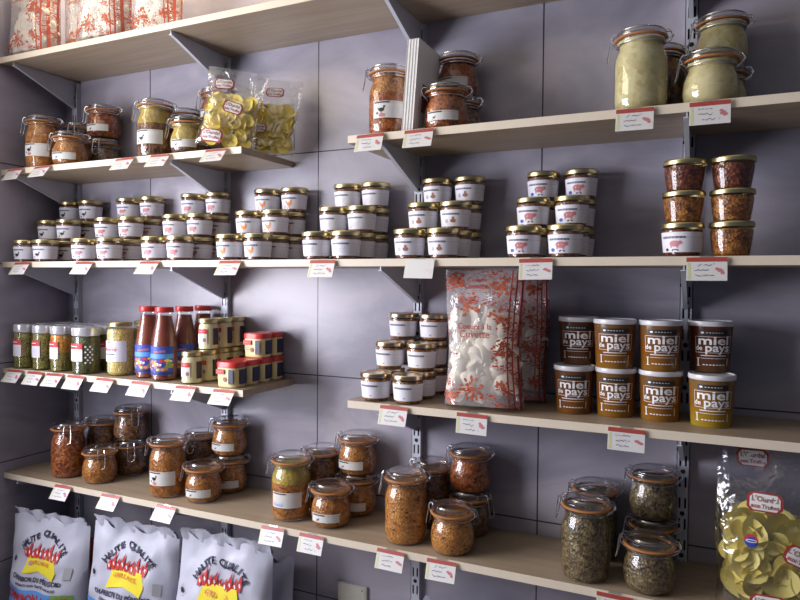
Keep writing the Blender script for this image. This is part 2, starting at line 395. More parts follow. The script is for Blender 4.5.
def rect2d(x0, x1, y0, y1, nx=1, ny=1):
    vs = [(x0 + (x1 - x0) * i / nx, y0 + (y1 - y0) * j / ny) for j in range(ny + 1) for i in range(nx + 1)]
    return vs, [(j * (nx + 1) + i, j * (nx + 1) + i + 1, (j + 1) * (nx + 1) + i + 1, (j + 1) * (nx + 1) + i) for j in range(ny) for i in range(nx)]
def poly2d(pts): return list(pts), [tuple(range(len(pts)))]
def move2d(sh, dx, dy, rot=0, sc=1):
    c, s = math.cos(rot), math.sin(rot)
    return [((x * c - y * s) * sc + dx, (x * s + y * c) * sc + dy) for x, y in sh[0]], sh[1]
def cyl(R, a0=0.0, z0=0.0, off=0.0, cone=0.0):
    """maps (u,v) metres onto a cylinder/cone facing -y"""
    def f(u, v):
        r = R + cone * v + off; a = a0 + u / R
        return (r * math.sin(a), -r * math.cos(a), z0 + v)
    return f
def put(b, sh, f, mi=0):
    b.add([f(x, y) for x, y in sh[0]], sh[1], mi)

def label_shell(b, W, z0, z1, R, cone, a0, off=0.0006, mi=0, n=14):
    """a paper label as a thin closed shell around the cylinder"""
    vs = []; fs = []
    for k in range(n + 1):
        u = -W / 2 + W * k / n
        for z in (z0, z1):
            for o in (0.0, off): vs.append(cyl(R, a0, 0, o, cone)(u, z))
    for k in range(n):
        a, c = 4 * k, 4 * (k + 1)
        fs += [(a + 1, c + 1, c + 3, a + 3), (a, a + 2, c + 2, c), (a, c, c + 1, a + 1), (a + 2, a + 3, c + 3, c + 2)]
    fs += [(0, 1, 3, 2), (4 * n, 4 * n + 2, 4 * n + 3, 4 * n + 1)]
    b.add(vs, fs, mi)

# ------------------------------------------------------------------ pictograms (small silhouettes, unit about 1 cm)
def pig():
    return [disc2d(0, .1, .5, .33), disc2d(.48, .2, .22, .2), poly2d([(-.4, -.35), (-.28, -.35), (-.25, 0), (-.42, 0)]), poly2d([(.2, -.35), (.32, -.35), (.32, 0), (.17, 0)]), poly2d([(.4, .35), (.55, .5), (.56, .32)])]
def bird():
    return [disc2d(0, 0, .38, .24), disc2d(.38, .38, .13, .13), poly2d([(.2, .05), (.36, .1), (.46, .38), (.3, .4)]), poly2d([(-.55, .25), (-.3, -.1), (-.2, .12)]), poly2d([(-.05, -.45), (.03, -.45), (.06, -.2), (-.06, -.2)])]
def rooster():
    return [disc2d(0, 0, .36, .28), disc2d(.3, .42, .15, .15), poly2d([(.1, .1), (.38, .05), (.42, .42), (.2, .42)]), poly2d([(-.65, .55), (-.35, -.05), (-.15, .15), (-.35, .5)]), poly2d([(.2, .55), (.3, .75), (.42, .55)]), poly2d([(-.03, -.5), (.06, -.5), (.08, -.2), (-.06, -.2)])]
def outline(n=16, rx=.45, ry=.35, w=.06, cx=0, cy=0):
    vs = []; 
    for k in range(n):
        a = 2 * PI * k / n
        vs += [(cx + rx * math.cos(a), cy + ry * math.sin(a)), (cx + (rx - w) * math.cos(a), cy + (ry - w) * math.sin(a))]
    return vs, [(2 * k, 2 * ((k + 1) % n), 2 * ((k + 1) % n) + 1, 2 * k + 1) for k in range(n)]
def picto(b, kind, f, s, mats, cx=0, cy=0):
    """mats: dict name -> slot"""
    def P(shapes, mi, dx=0, dy=0, k=1.0):
        for sh in shapes: put(b, move2d(sh, cx + dx, cy + dy, 0, s * k), f, mi)
    if kind == 'goose': P(bird(), 'black'); P([disc2d(-.55, -.4, .16, .12)], 'black')
    elif kind == 'pigblack': P(pig(), 'pink', .1 * s, .1 * s); P([disc2d(-.7, -.45, .18, .16), poly2d([(-.2, -.6), (.5, -.6), (.4, -.4), (-.1, -.4)])], 'black')
    elif kind == 'pig': P(pig(), 'pink', 0, 0, 1.1); P([outline(14, .62, .5, .05)], 'pink')
    elif kind == 'rooster': P(rooster(), 'orange', .1 * s); P([disc2d(-.6, -.4, .15, .12)], 'grey')
    elif kind == 'deer': P([outline(14, .35, .25, .05, .2, 0), outline(12, .18, .3, .05, -.4, .05), outline(10, .14, .14, .04, .6, .3)], 'palegrey'); P([disc2d(-.65, -.4, .12, .1)], 'grey')
    elif kind == 'figure': P([disc2d(.35, 0, .36, .26), disc2d(.35, .38, .16, .16)], 'brown'); P([disc2d(-.5, -.02, .22, .3)], 'grey')
    elif kind == 'pigblue': P(pig(), 'pink', .2 * s, .12 * s, 1.15); P([disc2d(-.75, -.35, .28, .22)], 'blue'); P([poly2d([(0, -.55), (.7, -.55), (.6, -.38), (.1, -.38)])], 'black')

class LB(B):
    """label builder whose slots are given by material name"""
    def __init__(s): super().__init__(); s.slots = []
    def add(s, vs, fs, mi=0):
        if isinstance(mi, str):
            if mi not in s.slots: s.slots.append(mi)
            mi = s.slots.index(mi)
        return super().add(vs, fs, mi)
    def make(s, name, parent, sharp=35): return s.build(name, s.slots, parent, sharp)

# ------------------------------------------------------------------ room shell
FL, CE = -0.90, 1.76
XL, XR, YB = -0.371, 2.9, -3.2
structure('wall_back', B().box(XL - 0.02, XR, 0, 0.08, FL, CE), 'tile')
lw = B()
lw.box(XL - 0.10, XL, -0.60, 0, FL, CE)
lw.box(XL - 0.10, XL, YB, -1.92, FL, CE)
lw.box(XL - 0.10, XL, -1.92, -0.60, FL, 0.08)
lw.box(XL - 0.10, XL, -1.92, -0.60, 1.72, CE)
structure('wall_left', lw, 'tile_side')
structure('floor', B().box(XL, XR, YB, 0, FL - 0.05, FL), simple('floor_tile', (0.30, 0.26, 0.23), 0.5, var=0.1, scale=4))
structure('ceiling', B().box(XL, XR, YB, 0, CE, CE + 0.05), simple('white_ceiling', (0.70, 0.68, 0.62), 0.8))
wf = B()
for a in (-1.92, -1.28, -0.64): wf.box(XL - 0.085, XL - 0.055, a, a + 0.04, 0.08, 1.72)
for z in (0.08, 1.33, 1.68): wf.box(XL - 0.085, XL - 0.055, -1.92, -0.60, z, z + 0.04)
structure('window_1', wf, simple('window_frame_white', (0.75, 0.75, 0.75), 0.4))

# uprights: slotted steel channels
UPX = [-0.312, 0.295, 0.898, 1.510]
def upright(z0, z1):
    b = B(); w = 0.0125; d = 0.014; xs = [-w, -0.0075, -0.0035, 0.0035, 0.0075, w]
    z = z0; zs = [z0]
    slots = []
    while z + 0.046 < z1:
        a, c = z + 0.012, z + 0.034; slots.append((a, c)); zs += [a, c]; z += 0.0445
    zs.append(z1)
    vs = [(x, -d, zz) for zz in zs for x in xs]; fs = []
    n = len(xs)
    for j in range(len(zs) - 1):
        hole = (j % 2 == 1) and j < len(zs) - 1
        for i in range(n - 1):
            if hole and i in (1, 3): continue
            fs.append((j * n + i, j * n + i + 1, (j + 1) * n + i + 1, (j + 1) * n + i))
    b.add(vs, fs, 0)
    b.box(-w, -w + 0.0015, -d, 0, z0, z1); b.box(w - 0.0015, w, -d, 0, z0, z1)
    b.add([(-w, -0.002, z0), (w, -0.002, z0), (w, -0.002, z1), (-w, -0.002, z1)], [(0, 1, 2, 3)], 1)  # dark sheet painted in for the shade seen through the slots
    for k, (a, c) in enumerate(slots):
        if k % 2 == 0:
            zc = c + 0.0112  # each round hole is a disc with its shade painted on
            b.add([(0, -d - 0.0006, zc)] + [(0.005 * math.cos(t * PI / 5), -d - 0.0006, zc + 0.005 * math.sin(t * PI / 5)) for t in range(10)],
                  [(0, k2 + 1, (k2 + 1) % 10 + 1) for k2 in range(10)], 1)
    return b
up0 = upright(-0.42, 1.185).build('shelf_upright', ['steel', 'dark'])
for i, x in enumerate(UPX):
    o = up0 if i == 0 else up0.copy(); link(o); o.location = (x, 0, 0)
    tag(o, ['grey slotted steel upright by the left wall corner', 'grey slotted steel upright behind the mustard jars', 'grey slotted steel upright left of the tall meringue bag', 'grey slotted steel upright behind the honey tubs'][i], 'shelf upright', 'slotted steel uprights on the tiled wall')

# shelves
TH = 0.0165
def shelf(name, x0, x1, ztop, d, label):
    b = B(); b.box(x0, x1, -d + 0.0012, -0.002, ztop - TH, ztop, 0)
    o = b.build('board', 'wood'); 
    r = root('shelf'); link(r); r.location = (0, 0, 0)
    link(o); o.parent = r
    e = B(); e.box(x0, x1, -d, -d + 0.0012, ztop - TH, ztop, 0)
    eo = link(e.build('edge_band', 'edge', r)); eo['label'] = 'pale edge band'
    tag(r, label, 'shelf', 'wooden wall shelves')
Z1, Z2, Z3, Z4, Z5 = 1.207, 0.879, 0.6045, 0.286, -0.032
D = 0.222
shelf('top', XL + 0.001, 2.3, Z1, 0.230, 'long wooden top shelf carrying the printed meringue bags')
shelf('ul', XL + 0.001, 0.520, Z2, D, 'short upper left shelf with clip jars and crisp bags')
shelf('ur', 0.815, 2.3, Z2, D, 'upper right shelf with the pale duck fat jars')
shelf('mid', XL + 0.001, 2.3, Z3, D, 'long middle shelf carrying the pyramids of small labelled jars')
shelf('ll', XL + 0.001, 0.525, Z4, D, 'short lower left shelf with pickles, sauce bottles and mustard')
shelf('lr', 0.818, 2.3, Z4, D, 'lower right shelf with honey tubs and meringue bag')
shelf('bot', XL + 0.001, 2.3, Z5, D, 'long bottom shelf carrying the large clip jars')

# brackets
def bracket(L, H):
    b = B(); t = 0.0012
    prof = [(-0.016, 0), (-L, 0), (-L, -0.008), (-L + 0.02, -0.014), (-0.016, -H)]
    vs = [(-t, y, z) for y, z in prof] + [(t, y, z) for y, z in prof]; n = len(prof)
    b.add(vs, [tuple(range(n)), tuple(reversed(range(n, 2 * n)))] + [(i, i + n, (i + 1) % n + n, (i + 1) % n) for i in range(n)])
    # folded flange along the lower edge
    for (ya, za), (yb, zb) in (((-L, -0.008), (-L + 0.02, -0.014)), ((-L + 0.02, -0.014), (-0.016, -H))):
        b.add([(-0.006, ya, za), (0.003, ya, za), (0.003, yb, zb), (-0.006, yb, zb), (-0.006, ya, za - 0.0015), (0.003, ya, za - 0.0015), (0.003, yb, zb - 0.0015), (-0.006, yb, zb - 0.0015)],
              [(0, 1, 2, 3), (7, 6, 5, 4), (0, 4, 5, 1), (2, 6, 7, 3), (1, 5, 6, 2), (3, 7, 4, 0)])
    b.box(-0.0012, 0.0012, -0.017, -0.004, -H, -0.001)
    b.tube([(-0.009, -L + 0.09, -0.040 * 0.9), (-0.004, -L + 0.09, -0.040 * 0.9)], 0.003, 8, 1)
    return b.build('shelf_bracket', ['steel', 'dark'])
brk = bracket(0.220, 0.085)
bw = {0: 'by the left wall corner', 1: 'second from the left wall', 2: 'third from the left wall', 3: 'fourth from the left wall'}
first = True
for nm, z, ids in (('top shelf', Z1, (0, 1, 2, 3)), ('upper left shelf', Z2, (0, 1)), ('upper right shelf', Z2, (2, 3)), ('middle shelf', Z3, (0, 1, 2, 3)), ('lower left shelf', Z4, (0, 1)), ('lower right shelf', Z4, (2, 3)), ('bottom shelf', Z5, (0, 1, 2, 3))):
    for i in ids:
        o = brk if first else brk.copy(); first = False; link(o)
        o.location = (UPX[i], 0, z - TH - 0.0003)
        tag(o, 'grey steel bracket under the ' + nm + ', ' + bw[i], 'shelf bracket', 'steel brackets under the shelves')

# ------------------------------------------------------------------ small terrine jars
def verrine(pic, lidmat='gold', cont='paste', H=0.0652):
    r = root('terrine_jar'); k = H / 0.0652
    g = B(); g.lathe([(0, 0), (0.0275, 0), (0.0295, 0.002), (0.0325, 0.028 * k), (0.0345, 0.047 * k), (0.0335, 0.052 * k), (0.0335, 0.056 * k)])
    g.build('jar', 'glass', r)
    c = B(); c.lathe([(0, 0.002), (0.0268, 0.002), (0.0285, 0.004), (0.0317, 0.028 * k), (0.0335, 0.047 * k), (0.0325, 0.051 * k), (0, 0.0515 * k)])
    c.build('filling', cont, r)
    l = B(); l.lathe([(0.0348, 0.0545 * k), (0.0360, 0.0548 * k), (0.0363, 0.056 * k), (0.0358, 0.0595 * k), (0.0361, 0.0615 * k), (0.0357, 0.0635 * k), (0.0345, 0.0648 * k), (0.0325, 0.0650 * k), (0.0315, 0.0640 * k), (0, 0.0640 * k)], 32)
    l.build('lid', lidmat, r)
    if pic:
        L = LB(); cone = 0.09; R = 0.0301; f = cyl(R, 0, 0, 0.0011, cone)
        a0 = -0.12
        label_shell(L, 0.112, 0.008, 0.045, R, cone, a0, 0.0007, 'paper', 18)
        f = cyl(R, a0, 0, 0.0010, cone)
        put(L, rect2d(-0.026, 0.012, 0.0335, 0.0372, 8, 1), f, 'navy')
        put(L, rect2d(-0.050, 0.050, 0.0347, 0.0355, 14, 1), cyl(R, a0, 0, 0.0008, cone), 'grey')
        f3 = cyl(R, a0, 0, 0.0014, cone)
        for q in range(6): put(L, rect2d(-0.0225 + q * 0.0058, -0.0190 + q * 0.0058, 0.0347, 0.0358), f3, 'palegrey')
        for q in range(3): put(L, rect2d(0.022, 0.040, 0.014 + q * 0.006, 0.0146 + q * 0.006, 3, 1), f, 'palegrey')
        if pic == 'plain':
            put(L, rect2d(-0.004, 0.000, 0.013, 0.0145), f, 'navy')
        else:
            picto(L, pic, f, 0.0170, None, -0.006, 0.0205)
        L.make('label', r)
    return r

VR = 0.0365
ROW = {'front row': -0.184, 'second row': -0.1105, 'back row': -0.0372}
def pyramid(pic, xs, desc, group, lidmat='gold', cont='paste', zb=Z3, seen=None, xm=None, xt=None, H=0.0652):
    P = verrine(pic, lidmat, cont, H)
    rows = list(ROW.items())
    tiers = [('bottom', 0, xs), ('middle', 1, xm or xs), ('top', 2, xt or xs)]
    for tn, ti, X in tiers:
        for ci, x in enumerate(X):
            for ri in range(ti, 3):
                rn, y = rows[ri]
                if ci == 0 and ri > ti + 1: continue        # nothing of these shows
                j = random.uniform(-0.0007, 0.0007)
                rn2 = 'front' if ri == ti else ('behind the front one' if ri == ti + 1 else 'rearmost')
                place(P, (x + j, y + j, zb + ti * (H - 0.0001) + 0.0002), math.atan2(CAM.x - x, y - CAM.y) * 0.55 + random.uniform(-0.12, 0.12),
                      desc + ', ' + tn + ' tier ' + ('left' if ci == 0 else 'right') + ', ' + rn2, 'jar', group)
pyramid('goose', (-0.313, -0.226), 'small jar with black goose label', 'black goose terrine jars', xm=(-0.305, -0.220), xt=(-0.303, -0.212))
pyramid('pigblack', (-0.066, 0.034), 'small jar, pink pig and black mark label', 'pink and black pig terrine jars', xm=(-0.060, 0.036), xt=(-0.050, 0.044))
pyramid('pig', (0.204, 0.292), 'small jar with ringed pink pig label', 'ringed pig terrine jars')
pyramid('rooster', (0.457, 0.542), 'small jar with orange rooster label', 'orange rooster terrine jars', xt=(0.463, 0.549))
pyramid('deer', (0.713, 0.791), 'small jar with pale outline drawing label', 'pale outline terrine jars')
pyramid('figure', (0.953, 1.032), 'small jar with brown figure label', 'brown figure terrine jars', xt=(0.959, 1.040))
pyramid('pigblue', (1.207, 1.290), 'small jar, pink pig and blue oval label', 'blue oval pig terrine jars', xt=(1.212, 1.295))
pyramid('plain', (0.870, 0.951), 'small bronze-lidded jar with plain label', 'plain label jars beside the meringue bag', 'bronze', 'paste_amber', Z4, H=0.0640)

# two straight stacks of three at the right end of the middle shelf
Pa, Pb = verrine('pigblack', 'gold', 'paste_red', 0.0630), verrine(None, 'gold', 'paste_amber', 0.0578)
Pc = verrine(None, 'gold', 'paste_red', 0.0578)
Pd = verrine(None, 'gold', 'paste_amber', 0.0630)
G = 'stacked jars at the right end of the middle shelf'
for k, (p_, t) in enumerate(((Pa, 'pink pig label, bottom of the left stack'), (Pb, 'no label, middle of the left stack'), (Pc, 'no label, dark, top of the left stack'))):
    place(p_, (1.505 + 0.001 * k, -0.172, Z3 + 0.0002 + (0, 0.0631, 0.1210)[k]), -0.1, 'gold-lidded jar with ' + t + ' above honey', 'jar', G, scale=(1.06, 1.06, 1))
for k, (p_, t) in enumerate(((Pb, 'bottom'), (Pb, 'middle'), (Pc, 'top'))):
    place(Pd if k == 0 else p_, (1.587, -0.172, Z3 + 0.0002 + (0, 0.0631, 0.1210)[k]), 0.5 * k, 'unlabelled gold-lidded jar, ' + t + ' of the rightmost stack of three', 'jar', G, scale=(1.06, 1.06, 1))

# ------------------------------------------------------------------ clip-top preserving jars
CJ = {}
def clipjar(kind, cont, lab=None, top=None):
    key = (kind, cont, lab, top)
    if key in CJ: return CJ[key]
    r = root('clip_top_jar')
    H = 0.160 if kind == 'tall' else 0.1025
    n = H - 0.160
    R = 0.049 if kind == 'tall' else 0.0495
    sh = 0.104 + n          # where the shoulder starts
    if kind == 'tall':
        body = [(0, 0), (0.036, 0), (0.044, 0.004), (0.0482, 0.014), (R, 0.030), (R, sh - 0.010), (0.0475, sh + 0.002), (0.0440, sh + 0.012), (0.0405, sh + 0.021), (0.0400, sh + 0.026), (0.0440, sh + 0.029), (0.0455, sh + 0.033), (0.0450, sh + 0.036)]
    else:
        body = [(0, 0), (0.034, 0), (0.042, 0.004), (0.0475, 0.014), (R, 0.028), (0.0480, sh), (0.0450, sh + 0.011), (0.0412, sh + 0.020), (0.0400, sh + 0.025), (0.0440, sh + 0.029), (0.0455, sh + 0.033), (0.0450, sh + 0.036)]
    B().lathe(body, 32).build('jar', 'glass', r)
    fill = [(max(0, a - 0.0022), max(0.003, z)) for a, z in body if z < sh + 0.0355]
    if top:
        lo = [p for p in fill if p[1] < sh - 0.012]; rr = lo[-1][0]
        hi = [(rr, sh - 0.012)] + [p for p in fill if p[1] >= sh - 0.011]
        B().lathe([(0, 0.003)] + lo[1:] + [(rr, sh - 0.012)], 32).build('filling', cont, r)
        B().lathe(hi + [(0, hi[-1][1])], 32).build('top_layer', top, r)
    else:
        B().lathe([(0, 0.003)] + fill[1:] + [(0, fill[-1][1] + 0.001)], 32).build('filling', cont, r)
    zr = sh + 0.036
    ring_ = B().lathe([(0.0415, zr), (0.0478, zr), (0.0490, zr + 0.0012), (0.0488, zr + 0.003), (0.0470, zr + 0.0040), (0.0415, zr + 0.0040), (0.0415, zr)], 32)
    z = zr + 0.0042
    lid_ = B().lathe([(0.041, z - 0.002), (0.0462, z), (0.0470, z + 0.003), (0.0460, z + 0.0075), (0.0425, z + 0.010), (0.0395, z + 0.0112), (0.0375, z + 0.0145), (0.034, z + 0.0158), (0.030, z + 0.0150), (0.0, z + 0.0145)], 32).build('glass_lid', 'lidglass', r); ring_.build('rubber_ring', 'rubber', lid_)
    w = B(); w.ring(0.0425, sh + 0.0275, 0.0011); w.ring(0.0432, z + 0.0105, 0.0011)
    for sy in (-1, 1):       # hinge at +x
        w.tube([(0.0425, sy * 0.008, sh + 0.0275), (0.053, sy * 0.008, sh + 0.034), (0.056, sy * 0.007, z + 0.002), (0.052, sy * 0.006, z + 0.010), (0.042, sy * 0.008, z + 0.0105)], 0.0012, 6)
    w.tube([(0.056, -0.008, z + 0.000), (0.0575, 0, z - 0.001), (0.056, 0.008, z + 0.000)], 0.0012, 6)
    bail_ = w.build('wire_bail', 'wire', r)
    w = B()
    for sy in (-1, 1):       # clasp at -x, lever hanging down and outwards
        w.tube([(-0.0425, sy * 0.010, sh + 0.0275), (-0.050, sy * 0.010, sh + 0.034), (-0.0545, sy * 0.009, z + 0.004), (-0.050, sy * 0.008, z + 0.012), (-0.043, sy * 0.009, z + 0.0105)], 0.0012, 6)
        w.tube([(-0.0545, sy * 0.009, z + 0.004), (-0.0575, sy * 0.010, sh + 0.020), (-0.0610, sy * 0.008, sh + 0.004), (-0.0615, 0, sh + 0.001)], 0.0012, 6)
    w.tube([(-0.0545, -0.009, z + 0.004), (-0.0565, 0, z + 0.007), (-0.0545, 0.009, z + 0.004)], 0.0012, 6)
    w.build('clasp', 'wire', bail_)
    if lab:
        L = LB(); a0 = -0.10
        z0, z1, W = (0.036, 0.073, 0.078) if kind == 'tall' else (0.018, 0.038, 0.072)
        label_shell(L, W, z0, z1, R, 0, a0, 0.0007, 'cream_paper', 16)
        f = cyl(R, a0, 0, 0.0011, 0)
        put(L, rect2d(-W / 2 + 0.003, 0.0, z1 - 0.0045, z1 - 0.0015, 6, 1), f, 'navy')
        put(L, rect2d(0.0, W / 2 - 0.003, z1 - 0.0036, z1 - 0.0028, 6, 1), f, 'grey')
        hh = (z1 - z0 - 0.008)
        for q in range(4 if kind == 'tall' else 2):
            put(L, rect2d(0.002, W / 2 - 0.006 - 0.004 * (q % 2), z0 + 0.006 + q * 0.005, z0 + 0.0068 + q * 0.005, 5, 1), f, 'palegrey')
        if lab == 'duckpink':
            picto(L, 'goose', f, 0.018, None, -W * 0.24, z0 + hh * 0.62); put(L, disc2d(-W * 0.22, z0 + 0.006, 0.007, 0.004), cyl(R, a0, 0, 0.0014, 0), 'pink')
        elif lab == 'blue':
            for q in range(4): put(L, rect2d(-W / 2 + 0.005, -0.006, z0 + 0.004 + q * 0.003, z0 + 0.0056 + q * 0.003, 5, 1), f, 'sky' if q < 2 else 'palegrey')
        else:
            picto(L, 'goose', f, hh * 0.62, None, -W * 0.24, z0 + hh * 0.50)
        L.make('label', r)
    CJ[key] = r; return r

GC = {'5': 'clip-top jars on the bottom shelf', 'l': 'clip-top jars on the upper left shelf', 'r': 'clip-top jars on the upper right shelf'}
def cj(kind, cont, lab, top, x, y, z, rz, label, g):
    if lab: rz = math.atan2(CAM.x - x, y - CAM.y) * 0.72 + rz * 0.6 if abs(rz) < 1 else rz
    place(clipjar(kind, cont, lab, top), (x, y, z + 0.0002), rz, label, 'jar', GC[g])
SH = 0.1025
YF, YK = -0.152, -0.0525
cj('tall', 'confit_red', None, None, -0.176, YF, Z5, 2.4, 'tall unlabelled clip jar, leftmost on the bottom shelf', '5')
cj('small', 'confit', None, None, -0.046, YF, Z5, 2.5, 'small unlabelled clip jar of orange confit, front left of bottom shelf', '5')
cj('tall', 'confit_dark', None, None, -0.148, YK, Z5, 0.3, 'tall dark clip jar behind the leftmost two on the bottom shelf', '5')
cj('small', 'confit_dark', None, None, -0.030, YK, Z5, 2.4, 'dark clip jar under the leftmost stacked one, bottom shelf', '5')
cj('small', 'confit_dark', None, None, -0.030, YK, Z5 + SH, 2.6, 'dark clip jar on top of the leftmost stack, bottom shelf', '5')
cj('tall', 'confit', 'duckpink', None, 0.218, YF - 0.003, Z5, -0.15, 'tall clip jar with goose and pink label, second group of bottom shelf', '5')
cj('small', 'confit', 'goose', None, 0.335, YF + 0.006, Z5, -0.1, 'small clip jar with thin goose label before the second stack', '5')
cj('tall', 'confit_dark', None, None, 0.243, YK, Z5, 1.8, 'tall clip jar behind the goose and pink label jar', '5')
cj('small', 'confit', 'goose', None, 0.346, YK, Z5, 0.1, 'clip jar at the base of the second stack, bottom shelf', '5')
cj('small', 'confit', 'goose', None, 0.346, YK, Z5 + SH, -0.35, 'orange clip jar topping the second stack, labelled, under mustard shelf', '5')
cj('tall', 'confit', 'blue', 'oil', 0.619, YF, Z5, 0.0, 'tall clip jar with large blue-marked label, middle of bottom shelf', '5')
cj('small', 'confit', 'goose', None, 0.733, YF + 0.002, Z5, -0.1, 'small clip jar with thin label right of the blue-marked tall jar', '5')
cj('tall', 'confit_dark', 'goose', None, 0.648, YK, Z5, 0.3, 'tall clip jar behind the blue-marked label jar', '5')
cj('small', 'confit', 'goose', None, 0.752, YK, Z5, -0.1, 'clip jar at the base of the middle stack, bottom shelf', '5')
cj('small', 'confit', 'goose', None, 0.752, YK, Z5 + SH, -0.35, 'labelled clip jar on top of the middle stack, bottom shelf', '5')
cj('tall', 'spicy', None, None, 0.936, YF - 0.008, Z5, 0.5, 'tall clip jar of black-speckled orange preserve', '5')
cj('small', 'spicy', None, None, 1.053, YF - 0.018, Z5, -0.1, 'small clip jar of speckled orange preserve, front, right of centre', '5')
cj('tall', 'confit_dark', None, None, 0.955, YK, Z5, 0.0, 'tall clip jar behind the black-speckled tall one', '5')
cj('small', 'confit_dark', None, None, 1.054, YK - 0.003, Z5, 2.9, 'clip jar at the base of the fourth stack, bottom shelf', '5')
cj('small', 'confit_red', None, None, 1.054, YK - 0.003, Z5 + SH, 0.0, 'reddish clip jar on top of the fourth stack, below meringue bag', '5')
cj('tall', 'olive', None, None, 1.337, YF - 0.018, Z5, -0.1, 'tall clip jar of grey-brown preserve at right of bottom shelf', '5')
cj('small', 'olive', None, None, 1.457, YF - 0.020, Z5, -0.1, 'small clip jar of grey-brown preserve, front, near the crisps', '5')
cj('tall', 'olive', None, None, 1.338, YK - 0.004, Z5, 0.2, 'tall grey-brown clip jar behind the front tall one, right', '5')
cj('small', 'olive', None, None, 1.455, YK - 0.006, Z5, 0.1, 'grey-brown clip jar at the base of the rightmost stack', '5')
cj('small', 'olive', None, None, 1.455, YK - 0.006, Z5 + SH, 0.0, 'grey-brown clip jar on top of the rightmost stack', '5')
# upper left shelf
cj('tall', 'confit', 'duckpink', None, -0.266, -0.160, Z2, -0.2, 'tall labelled clip jar, leftmost on the upper left shelf', 'l')
cj('small', 'confit', 'goose', None, -0.148, -0.162, Z2, -0.15, 'small clip jar, front, beside the leftmost tall one, upper shelf', 'l')
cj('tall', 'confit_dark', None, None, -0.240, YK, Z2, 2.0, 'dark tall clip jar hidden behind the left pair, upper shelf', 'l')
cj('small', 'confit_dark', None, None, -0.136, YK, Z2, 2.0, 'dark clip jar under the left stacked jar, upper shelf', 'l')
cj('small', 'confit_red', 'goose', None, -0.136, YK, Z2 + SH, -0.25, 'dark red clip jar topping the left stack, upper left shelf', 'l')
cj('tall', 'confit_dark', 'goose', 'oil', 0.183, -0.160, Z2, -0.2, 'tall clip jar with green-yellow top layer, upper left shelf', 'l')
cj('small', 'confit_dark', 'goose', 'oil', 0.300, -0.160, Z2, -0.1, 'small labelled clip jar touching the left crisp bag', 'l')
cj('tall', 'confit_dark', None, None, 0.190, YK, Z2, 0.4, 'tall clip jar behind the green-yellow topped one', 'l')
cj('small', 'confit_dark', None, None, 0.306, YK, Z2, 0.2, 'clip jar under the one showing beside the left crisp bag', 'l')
cj('small', 'confit_red', 'goose', None, 0.306, YK, Z2 + SH, -0.3, 'stacked clip jar peeking out beside the left crisp bag', 'l')
# upper right shelf
cj('tall', 'confit_red', 'duckpink', 'confit', 0.888, -0.158, Z2, 0.35, 'tall red-orange clip jar left of the upright booklets', 'r')
cj('small', 'confit_red', 'goose', None, 1.026, -0.160, Z2, 0.0, 'small red-orange clip jar in front, right of the booklets', 'r')
cj('small', 'confit_dark', None, None, 1.020, YK, Z2, 0.0, 'dark clip jar below the stacked one right of the booklets', 'r')
cj('small', 'confit_red', 'goose', None, 1.012, YK, Z2 + SH, -0.1, 'clip jar topping the stack right of the booklets', 'r')
cj('tall', 'fat', None, None, 1.425, -0.162, Z2, 0.0, 'tall clip jar of pale duck fat on the upper right shelf', 'r')
cj('tall', 'confit_dark', None, None, 1.452, YK, Z2, 0.0, 'clip jar darkened for shade, half hidden behind the tall pale one', 'r')  # dark filling stands in for the shadow this jar sits in
cj('small', 'fat', None, None, 1.547, -0.160, Z2, 0.2, 'small pale clip jar in front, beside the tall pale one', 'r')
cj('small', 'fat', None, None, 1.566, YK, Z2, 0.0, 'pale clip jar at the base of the upper right stack', 'r')
cj('small', 'fat', None, None, 1.566, YK, Z2 + SH, 0.1, 'pale clip jar topping the stack on the upper right shelf', 'r')

# ------------------------------------------------------------------ booklets standing on edge
def booklet():
    r = root('booklet'); b = LB()
    b.box(0, 0.0054, 0, 0.125, 0, 0.197, 'cream_paper')
    b.make('pages', r)
    c = LB(); c.box(-0.0004, 0, -0.001, 0.126, -0.0002, 0.198, 'white'); c.box(0.0054, 0.0058, -0.001, 0.126, -0.0002, 0.198, 'white')
    c.box(0.0058, 0.0060, 0.035, 0.10, 0.05, 0.11, 'brown'); c.box(0.0060, 0.0061, 0.045, 0.075, 0.06, 0.10, 'red')
    c.make('cover', r)
    return r
bk = booklet()
for k in range(4):
    place(bk, (0.9400 + 0.0068 * k, -0.206, Z2 + 0.0010), 0, ['leftmost white booklet standing between the red-orange clip jars', 'second white booklet from the left in the upright row', 'third white booklet from the left in the upright row', 'rightmost white booklet, its cover picture facing the right'][k], 'booklet', 'white booklets standing on the upper right shelf', rot=(0, 0.07, 0))

